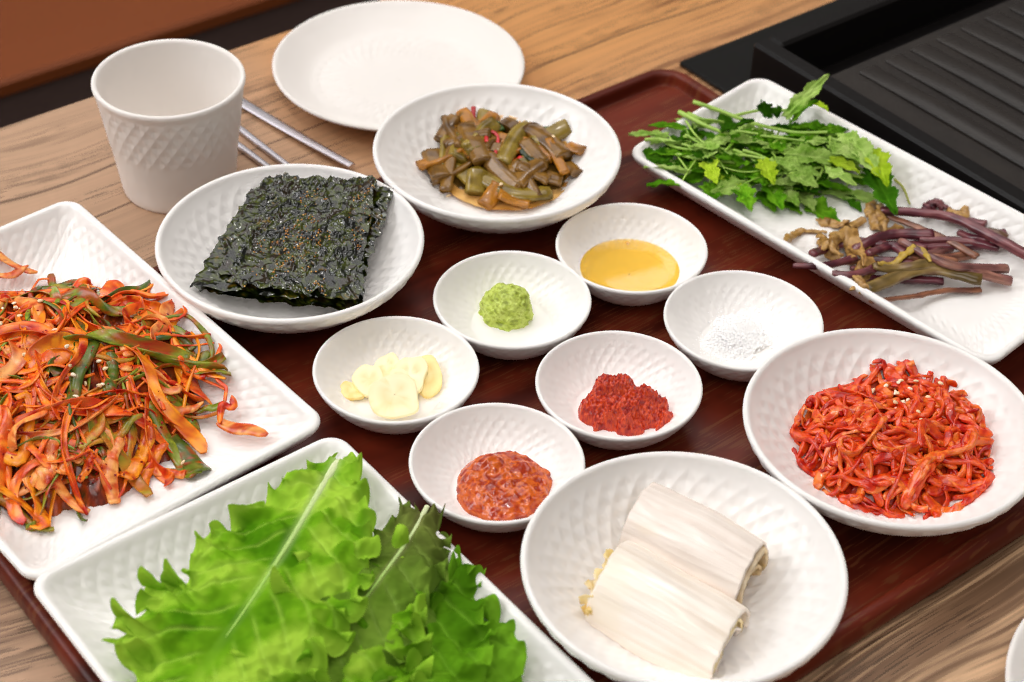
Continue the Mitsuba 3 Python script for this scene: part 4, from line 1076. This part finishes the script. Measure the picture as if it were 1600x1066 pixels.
# ------------------------------------------------------------------ green sprigs
rng = np.random.default_rng(17)
NPX, NPY = 0.2305, -0.0575
def narrow_base(X, Y):
    c_, s_2 = math.cos(math.radians(5.2)), math.sin(math.radians(5.2))
    u = (X - NPX) * c_ + (Y - NPY) * s_2; v = -(X - NPX) * s_2 + (Y - NPY) * c_
    d = np.maximum(np.abs(u) - 0.031, np.abs(v) - 0.108)
    return NARROW_Z(u) + np.clip(d, 0, 0.03) * 0.62
hc = Heap(0.235, 0.03, 0.11, narrow_base)
dome(hc, at(1190, 268, 0.02)[:2], 0.076, 0.037, 0.012, 0.3, 4)
CG = [lin(54, 98, 12), lin(80, 136, 22), lin(112, 164, 36), lin(70, 118, 16)]
CL = [lin(108, 150, 48), lin(146, 178, 84), lin(172, 196, 112)]
CYL = [lin(150, 186, 30), lin(182, 208, 60)]
CD = [lin(36, 76, 10), lin(54, 102, 16), lin(76, 124, 26)]
CS = [lin(128, 166, 52), lin(160, 192, 84), lin(110, 150, 40)]


def leaflet(p0, direction, L, w, pitch, roll, seed, cols, lobes=3, bend=0.5):
    """a toothed, lobed leaf blade with a shallow fold"""
    n, m = 56, 17
    s = np.linspace(0, 1, n); a = np.linspace(-1, 1, m)
    prof = np.sin(np.pi * np.clip(s * 0.96 + 0.03, 0, 1) ** 0.75) ** 0.8
    lob = 1 - 0.36 * np.abs(np.sin(np.pi * s * lobes)) ** 3
    tooth = 1 + 0.24 * (0.5 - ((s * 11) % 1))
    W = w * prof * lob * tooth
    S, A = np.meshgrid(s, a, indexing='ij')
    x = S * L + 0.10 * L * np.abs(A) * (S - 0.5)
    y = A * W[:, None]
    z = -bend * L * (S**2) * 0.28 + np.abs(A) * W[:, None] * 0.28 + (meshkit.fbm(np.stack([S * 5 + seed, A * 2.2, 0 * S], -1), 2, seed) - 0.5) * 0.004 - 0.0006 * (np.abs(A) < 0.08)
    d = np.asarray(direction, float); d = d / np.linalg.norm(d)
    sd = np.array([-d[1], d[0], 0.0]); up = np.array([0, 0, 1.0])
    cr, sr = math.cos(roll), math.sin(roll)
    cp, sp_ = math.cos(pitch), math.sin(pitch)
    fx = d * cp + up * sp_; uz = -d * sp_ + up * cp
    s2 = sd * cr + uz * sr; u2 = -sd * sr + uz * cr
    P = np.asarray(p0) + x[..., None] * fx + y[..., None] * s2 + z[..., None] * u2
    V = P.reshape(-1, 3)
    C = colors_by(V, 120, cols, seed, 3)
    ph = S * 7 - np.abs(A) * 0.9
    vein = np.exp(-((ph - np.round(ph)) / 0.10) ** 2) * 0.25 + np.exp(-(A / 0.09) ** 2) * 0.5
    C = mixc(C, np.asarray(cols[-1]) * 1.3, vein.reshape(-1)) * (0.80 + 0.4 * (np.random.default_rng(seed).random()))
    return V, grid_faces(n, m, False), np.clip(C, 0, 1)


Z4 = lambda x, y: (x / 3.636 + 980, y / 3.636 + 110)
SP = [  # stem points (zoomed photograph), half width mm, its leaves: (tip x, y, width px, palette, pitch, roll, base x, y, lift mm)
    ([(150, 480), (260, 445), (360, 430)], 1.2, [((20, 340), 90, 'L', .05, .1, (230, 370), 12), ((110, 520), 150, 'L', .0, .4, (350, 580), 9), ((130, 290), 80, 'G', .1, 0, (330, 330), 14)]),
    ([(220, 480), (420, 520), (600, 600)], 1.3, [((120, 630), 90, 'G', .0, .2, (300, 650), 5), ((130, 450), 90, 'G', .0, .1, (330, 480), 10), ((480, 740), 190, 'G', -.1, .1, (470, 640), 6)]),
    ([(600, 420), (520, 500), (500, 600)], 1.2, [((500, 620), 110, 'Y', -.4, .3, (450, 500), 12), ((640, 640), 130, 'Y', -.2, .2, (530, 590), 8), ((350, 420), 130, 'L', .1, .2, (520, 440), 16)]),
    ([(600, 470), (700, 520), (800, 640)], 1.2, [((700, 770), 190, 'G', -.1, .0, (640, 660), 4), ((830, 620), 120, 'Y', -.2, .2, (770, 510), 10), ((840, 780), 150, 'G', -.1, 0, (760, 690), 5)]),
    ([(820, 510), (880, 590), (930, 640)], 1.2, [((970, 740), 130, 'L', -.1, .2, (850, 660), 8), ((880, 760), 140, 'G', -.1, .0, (800, 640), 5), ((990, 800), 130, 'G', -.1, 0, (880, 760), 3)]),
    ([(1040, 590), (1090, 680), (1060, 720)], 1.2, [((1200, 850), 150, 'G', -.1, .2, (1010, 740), 3), ((1060, 780), 120, 'L', .0, .0, (980, 690), 6), ((1080, 640), 130, 'L', .0, .1, (920, 590), 9)]),
    ([(820, 480), (960, 500), (1120, 560)], 1.3, [((1090, 575), 110, 'L', .0, .2, (850, 520), 14), ((1230, 490), 150, 'L', .05, .25, (900, 480), 18), ((1320, 560), 90, 'Y', .0, .1, (1150, 510), 14)]),
    ([(1100, 560), (1250, 640), (1420, 690)], 1.2, [((1300, 630), 100, 'L', .0, .1, (1130, 570), 13), ((1450, 720), 110, 'L', -.1, .1, (1110, 690), 8), ((1330, 780), 80, 'D', -.1, 0, (1230, 710), 4)]),
    ([(1140, 400), (1250, 470), (1310, 530)], 1.4, [((1420, 560), 130, 'L', -.1, .3, (1290, 400), 15), ((1520, 770), 170, 'D', -.2, .2, (1380, 560), 10), ((1470, 620), 140, 'Y', -.1, .3, (1400, 450), 12)]),
    ([(1120, 390), (1220, 380), (1300, 370)], 1.2, [((1275, 310), 80, 'G', .15, .1, (1090, 360), 20), ((1410, 440), 120, 'L', -.05, .2, (1200, 380), 18), ((1330, 500), 110, 'L', -.1, .2, (1150, 420), 16)]),
    ([(690, 400), (800, 420), (950, 410)], 1.4, [((920, 450), 120, 'G', .0, .1, (810, 430), 20), ((1060, 370), 170, 'D', .0, .1, (880, 330), 20)]),
    ([(1510, 660), (1560, 720), (1595, 810)], 0.9, []),
    ([(590, 310), (740, 290), (890, 255)], 1.2, [((770, 160), 110, 'D', .6, .3, (800, 270), 22), ((850, 190), 70, 'D', .5, .2, (850, 270), 24), ((1060, 165), 110, 'G', .5, .3, (930, 300), 20), ((1135, 25), 105, 'L', .5, .5, (900, 262), 26), ((1135, 195), 60, 'Y', .5, .2, (1060, 180), 26)]),
    ([(290, 288), (430, 350), (570, 415)], 1.9, []),
    ([(340, 290), (430, 320), (540, 355)], 1.3, []),
    ([(370, 225), (560, 315), (800, 398), (960, 405), (1130, 398)], 1.6, []),
]
PAL = {'G': CG, 'L': CL, 'Y': CYL, 'D': CD}
# an underlayer of loose leaves
EC = at(1185, 262, 0.02)[:2]
names_ = ['lowest', 'hidden']
for i in range(78):
    a, r_ = rng.uniform(0, 2 * np.pi), math.sqrt(rng.random())
    c = EC + RIGHT[:2] * 0.066 * r_ * math.cos(a) + AWAY[:2] * 0.034 * r_ * math.sin(a)
    d = rng.normal(0, 0.6)
    dirv = RIGHT * math.cos(d) * rng.choice([-1, 1]) + AWAY * math.sin(d)
    L = rng.uniform(0.016, 0.028)
    z = float(hc.get(c)) + 0.0016
    V, F, C = leaflet([c[0], c[1], z], dirv, L, L * rng.uniform(0.22, 0.36), rng.normal(0.05, 0.14), rng.normal(0, 0.25), 100 + i, [CG, CG, CD, CL][rng.integers(4)])
    V[:, 2] = np.maximum(V[:, 2], narrow_base(V[:, 0], V[:, 1]) + 0.0008)
    put(thing('loose_leaf', 'loose serrated green leaf in the underside of the sprig heap', 'leaf', 'loose green leaves under the sprigs'), mikit.ply((V, F), 'leaf_green', smooth=True, color=C))
    q = V[:, :2]
    np.maximum.at(hc.h, hc.ij(q), V[:, 2] * 0.6 + 0.4 * hc.get(q))
hc.h = gaussian_filter(hc.h, 1.5)
LABS = ['light green sprig at the left tip of the heap', 'green sprig along the front left of the heap', 'sprig with a stem curving down and yellow green leaves, left of centre', 'sprig with broad leaves over the front of the heap', 'small sprig at the front centre of the heap',
        'sprig whose leaf points furthest down towards the plate front', 'sprig with a long pale toothed leaf in the centre of the heap', 'sprig lying low along the front right of the heap', 'sprig with dark and yellowish leaves at the right end of the heap',
        'sprig with leaf tips reaching up at the back right', 'sprig with a dark serrated leaf in the back middle', 'thin yellowish bare stem trailing off the right end of the heap', 'sprig with leaves standing up at the back of the heap', 'thick pale green bare stem at the back left of the heap',
        'short dark green bare stem at the back left', 'longest pale green stem running across the top of the heap']
for i, (pts, hw, leaves) in enumerate(SP):
    k = thing('celery_sprig', 'fresh ' + LABS[i], 'green sprig')
    P = mound_path([Z4(*q) for q in pts], 1, 0, 0, 26, hc)
    P3 = hc.lay(P, hw * 1e-3, hw * 1e-3, stiff=5, sink=0.2)
    P3[:, 2] += 0.001 + 0.0035 * (i >= 12)
    V, F, (S, A) = sweep(P3, np.linspace(hw, hw * 0.7, 26) * 1e-3, np.linspace(hw, hw * 0.7, 26) * 1e-3 * 0.9, k=10, power=2)
    part(k, 'stem', mikit.ply((V, F), 'moist_food', smooth=True, color=colors_by(V, 60, CS if i != 11 else [lin(170, 160, 60), lin(140, 150, 50)], i)))
    for j, (tip, wpx, pal, pitch, roll, bs, lift) in enumerate(leaves):
        z0 = float(hc.get(at(*Z4(*bs), 0.03)[:2])) + 0.001 + lift * 0.00035
        b = at(*Z4(*bs), z0); t_ = at(*Z4(*tip), z0 + 0.002)
        if pitch > 0.4: t_ = at(*Z4(*tip), z0 + 0.024)
        d = t_ - b
        L = np.linalg.norm(d)
        V, F, C = leaflet(b, [d[0], d[1], 0], L, min(wpx / 3.636 / 2400 * 0.50, L * 0.34), math.asin(np.clip(d[2] / L, -1, 1)), roll, 31 * i + j, PAL[pal], bend=0.25 if pitch > 0.4 else 0.5)
        V[:, 2] = np.maximum(V[:, 2], narrow_base(V[:, 0], V[:, 1]) + 0.0012)
        part(k, 'leaf', mikit.ply((V, F), 'leaf_green', smooth=True, color=C))
        st_end = P3[np.argmin(np.linalg.norm(P3 - b, axis=1))]
        if np.linalg.norm(st_end - b) > 0.002:
            V, F, _ = sweep(catmull([st_end, (st_end + b) / 2 + [0, 0, 0.001], b], 10), 0.0006, 0.0006, k=8)
            part(k, 'leaf_stalk', mikit.ply((V, F), 'moist_food', smooth=True, color=colors_by(V, 60, CS, i)))

for i in range(44):
    a, r_ = rng.uniform(0, 2 * np.pi), math.sqrt(rng.random())
    c = EC + RIGHT[:2] * 0.062 * r_ * math.cos(a) + AWAY[:2] * 0.030 * r_ * math.sin(a)
    d = rng.normal(0, 0.5)
    L = rng.uniform(0.012, 0.022)
    V, F, C = leaflet([c[0], c[1], float(hc.get(c)) + rng.uniform(0.002, 0.006)], RIGHT * math.cos(d) * rng.choice([-1, 1]) + AWAY * math.sin(d), L, L * rng.uniform(0.2, 0.32), rng.normal(0.0, 0.15), rng.normal(0, 0.3), 300 + i, [CG, CG, CL, CD][rng.integers(4)])
    put(thing('small_leaf', 'small serrated green leaf lying loose over the sprig heap', 'leaf', 'small loose leaves over the sprigs'), mikit.ply((V, F), 'leaf_green', smooth=True, color=C))
for i in range(12):
    a, r_ = rng.uniform(0, 2 * np.pi), math.sqrt(rng.random())
    c = EC + RIGHT[:2] * 0.055 * r_ * math.cos(a) + AWAY[:2] * 0.026 * r_ * math.sin(a)
    d = RIGHT[:2] * math.cos(rng.normal(-0.25, 0.45)) + AWAY[:2] * math.sin(rng.normal(-0.25, 0.45))
    P = wander(rng, c, rng.uniform(0.03, 0.06), 18, 0.35, math.atan2(d[1], d[0]))
    P3 = hc.lay(P, 0.001, 0.0009, stiff=5, sink=0.3); P3[:, 2] += rng.uniform(0.001, 0.005)
    w_ = rng.uniform(0.0006, 0.0013)
    V, F, _ = sweep(P3, np.linspace(w_, w_ * 0.6, 18), np.linspace(w_, w_ * 0.6, 18) * 0.9, k=8, power=2)
    put(thing('celery_stalk', 'thin green stalk tangled among the sprig leaves', 'stalk', 'thin loose stems among the sprigs'), mikit.ply((V, F), 'moist_food', smooth=True, color=colors_by(V, 60, CS, i)))

# ------------------------------------------------------------------ purple blanched shoots
rng = np.random.default_rng(23)
hq = Heap(0.24, -0.095, 0.10, narrow_base)
dome(hq, at(1420, 420, 0.02)[:2], 0.055, 0.018, 0.006, 0.3, 5)
PUR = [lin(62, 22, 32), lin(92, 38, 48), lin(116, 64, 66), lin(76, 28, 38)]
PNK = [lin(110, 68, 58), lin(142, 98, 84), lin(122, 78, 74), lin(92, 56, 52)]
PBR = [lin(104, 60, 40), lin(138, 90, 66), lin(92, 54, 44)]
POL = [lin(78, 60, 22), lin(112, 90, 44), lin(132, 108, 66), lin(94, 66, 48)]
TAN = [lin(120, 84, 34), lin(158, 118, 62), lin(182, 144, 88), lin(140, 98, 46)]
YEL = [lin(150, 120, 30), lin(180, 150, 60), lin(160, 130, 60)]
SH_FILL = []
for i in range(11):
    x0 = rng.uniform(330, 900); y0 = rng.uniform(290, 600)
    ln = rng.uniform(350, 620); sl = rng.normal(0.06, 0.14)
    SH_FILL.append(([(x0, y0), (x0 + ln * 0.5, y0 + ln * 0.5 * sl + rng.normal(0, 14)), (min(x0 + ln, 1420), y0 + ln * sl)], rng.uniform(42, 78), [PUR, PUR, PNK, PBR, POL][rng.integers(5)], None, 1.1))
SH = SH_FILL + [([(560, 655), (900, 610), (1300, 640)], 130, POL, 'broad olive folded shoot leaf at the front of the purple heap', .5), ([(590, 695), (1000, 700), (1310, 668)], 45, PBR, 'brown thin shoot lying frontmost on the plate', .6), ([(330, 570), (480, 575), (640, 560)], 70, PUR, 'short dark shoot at the front left of the purple heap', .6),
      ([(600, 520), (800, 510), (1000, 530)], 90, POL, 'olive shoot half hidden in the middle of the purple heap', .6), ([(1090, 250), (1220, 255), (1345, 235)], 58, PUR, 'short purple shoot at the back right with a rounded end', 1.2), ([(1150, 330), (1300, 310), (1475, 290)], 62, PUR, 'purple shoot with a cut end at the right of the heap', 1.2),
      ([(1330, 370), (1470, 375)], 70, POL, 'ragged olive shoot end at the right of the heap', .6), ([(560, 450), (700, 420), (830, 380)], 75, PUR, 'dark purple shoot slanting through the middle of the heap', 1.2), ([(200, 420), (330, 400), (480, 380)], 80, PUR, 'dark shoot under the tan curled leaves at the left', .8),
      ([(75, 508), (270, 495), (480, 488)], 55, PUR, 'slim purple shoot pointing furthest left on the plate', 1.3), ([(480, 352), (700, 345), (990, 340)], 82, PUR, 'dark purple shoot lying level behind the tan leaves', 1.3),
      ([(930, 570), (1200, 578), (1505, 632)], 75, PNK, 'pinkish shoot with a cut end at the front right', 1.1), ([(760, 405), (1100, 470), (1475, 560)], 68, PNK, 'glistening pinkish shoot across the centre of the heap', 1.1), ([(660, 180), (900, 290), (1280, 480)], 62, PBR, 'flat brown pink shoot leaning down from the knot of tan leaves', .6),
      ([(640, 185), (870, 205), (1100, 275), (1350, 400), (1640, 560)], 80, PUR, 'longest thick purple shoot, topmost on the heap, reaching the frame edge', 1.4)]
LEAFY = {9: [([(480, 430), (440, 330), (480, 440), (545, 530)], 62)], 10: [([(560, 215), (430, 262), (345, 360), (385, 455)], 62), ([(235, 205), (350, 225), (440, 250)], 50), ([(20, 345), (75, 300), (140, 268), (300, 285)], 36)],
         14: [([(600, 95), (595, 170), (625, 260), (660, 290)], 70), ([(640, 285), (720, 300), (795, 290)], 50), ([(650, 130), (640, 210), (690, 250)], 40)], 0: [([(540, 385), (605, 480), (510, 590), (465, 680)], 75), ([(490, 560), (520, 650), (585, 708)], 50)],
         8: [([(280, 330), (330, 380), (400, 450)], 70), ([(250, 300), (300, 350), (270, 420)], 50)], 12: [([(640, 470), (760, 455), (860, 500), (965, 552)], 40)], 4: [([(1090, 200), (1160, 170), (1215, 110)], 75)], 5: [([(940, 200), (1000, 110), (1070, 185)], 60)]}
for i, (pts, wp, cols, lab, thk) in enumerate(SH):
    k = thing('purple_shoot', lab or 'half hidden blanched shoot low in the purple heap', 'blanched shoot', None if lab else 'shoots buried in the purple heap')
    P = mound_path(pts, 4.21, 1220, 300, 30, hq)
    w = wp / 4.21 / 2430 / 2 * 0.94
    P3 = hq.lay(P, w, w * 0.7, stiff=7, sink=0.05)
    s = np.linspace(0, 1, 30)
    tap = np.clip(np.minimum(s * 12 + 0.7, (1 - s) * 20 + 0.92), 0, 1) * (0.82 + 0.25 * s)
    V, F, (S, A) = sweep(P3, w * tap, w * tap * 0.8 * min(thk, 1), k=20, curl=0.0 if thk >= 1 else 0.5, power=2.1)
    ang_ = np.r_[np.tile(np.arange(20), 30), 0, 0] * 2 * np.pi / 20
    V = V + (np.cos(ang_ * 7) * 0.00022)[:, None] * np.array([0, 0, 1.0]) + (meshkit.fbm(V * 200, 3, i) - 0.5)[:, None] * 0.0008
    streak = 0.5 + 1.0 * meshkit.noise(np.column_stack([np.cos(ang_) * 3 + i, np.sin(ang_) * 3, S * 2.5]))
    C = colors_by(V, 90, cols, 40 + i, 3) * streak[:, None]
    part(k, 'stem', mikit.ply((V, F), 'oily_food', smooth=True, color=np.clip(C, 0.003, 1)))
    for lp, lw in LEAFY.get(i - len(SH_FILL), []):
        Q = mound_path(lp, 4.21, 1220, 300, 44, hq)
        w2 = lw / 4.21 / 2430 / 2 * 1.5
        Q3 = hq.lay(Q, w2, 0.0012, stiff=2.5, sink=-0.6)
        Q3 += np.stack([meshkit.fbm(np.column_stack([np.arange(44) * 0.33 + 5 * i, np.full(44, kk), np.zeros(44)]), 3, kk) - 0.5 for kk in range(3)], 1) * 0.0020
        ss = np.linspace(0, 1, 44)
        V, F, (S, A) = sweep(Q3, w2 * np.clip(np.minimum(ss * 5 + 0.3, (1 - ss) * 4 + 0.2), 0, 1) * (1 + 0.16 * np.sin(ss * 19 + i)), 0.0008, roll=0.45 * np.sin(ss * 7 + i), k=22, curl=1.0 + 0.5 * np.sin(ss * 9))
        V = V + (meshkit.fbm(V * 330, 3, 3) - 0.5)[:, None] * 0.0015
        part(k, 'leaf_tip', mikit.ply((V, F), 'wet_food', smooth=True, color=np.clip(colors_by(V, 230, YEL if i - len(SH_FILL) == 12 else (PUR if i - len(SH_FILL) == 5 else TAN), i, 3, 1.2), 0.003, 1)), label='curled tan leaf tip' if i - len(SH_FILL) not in (5, 12) else None)
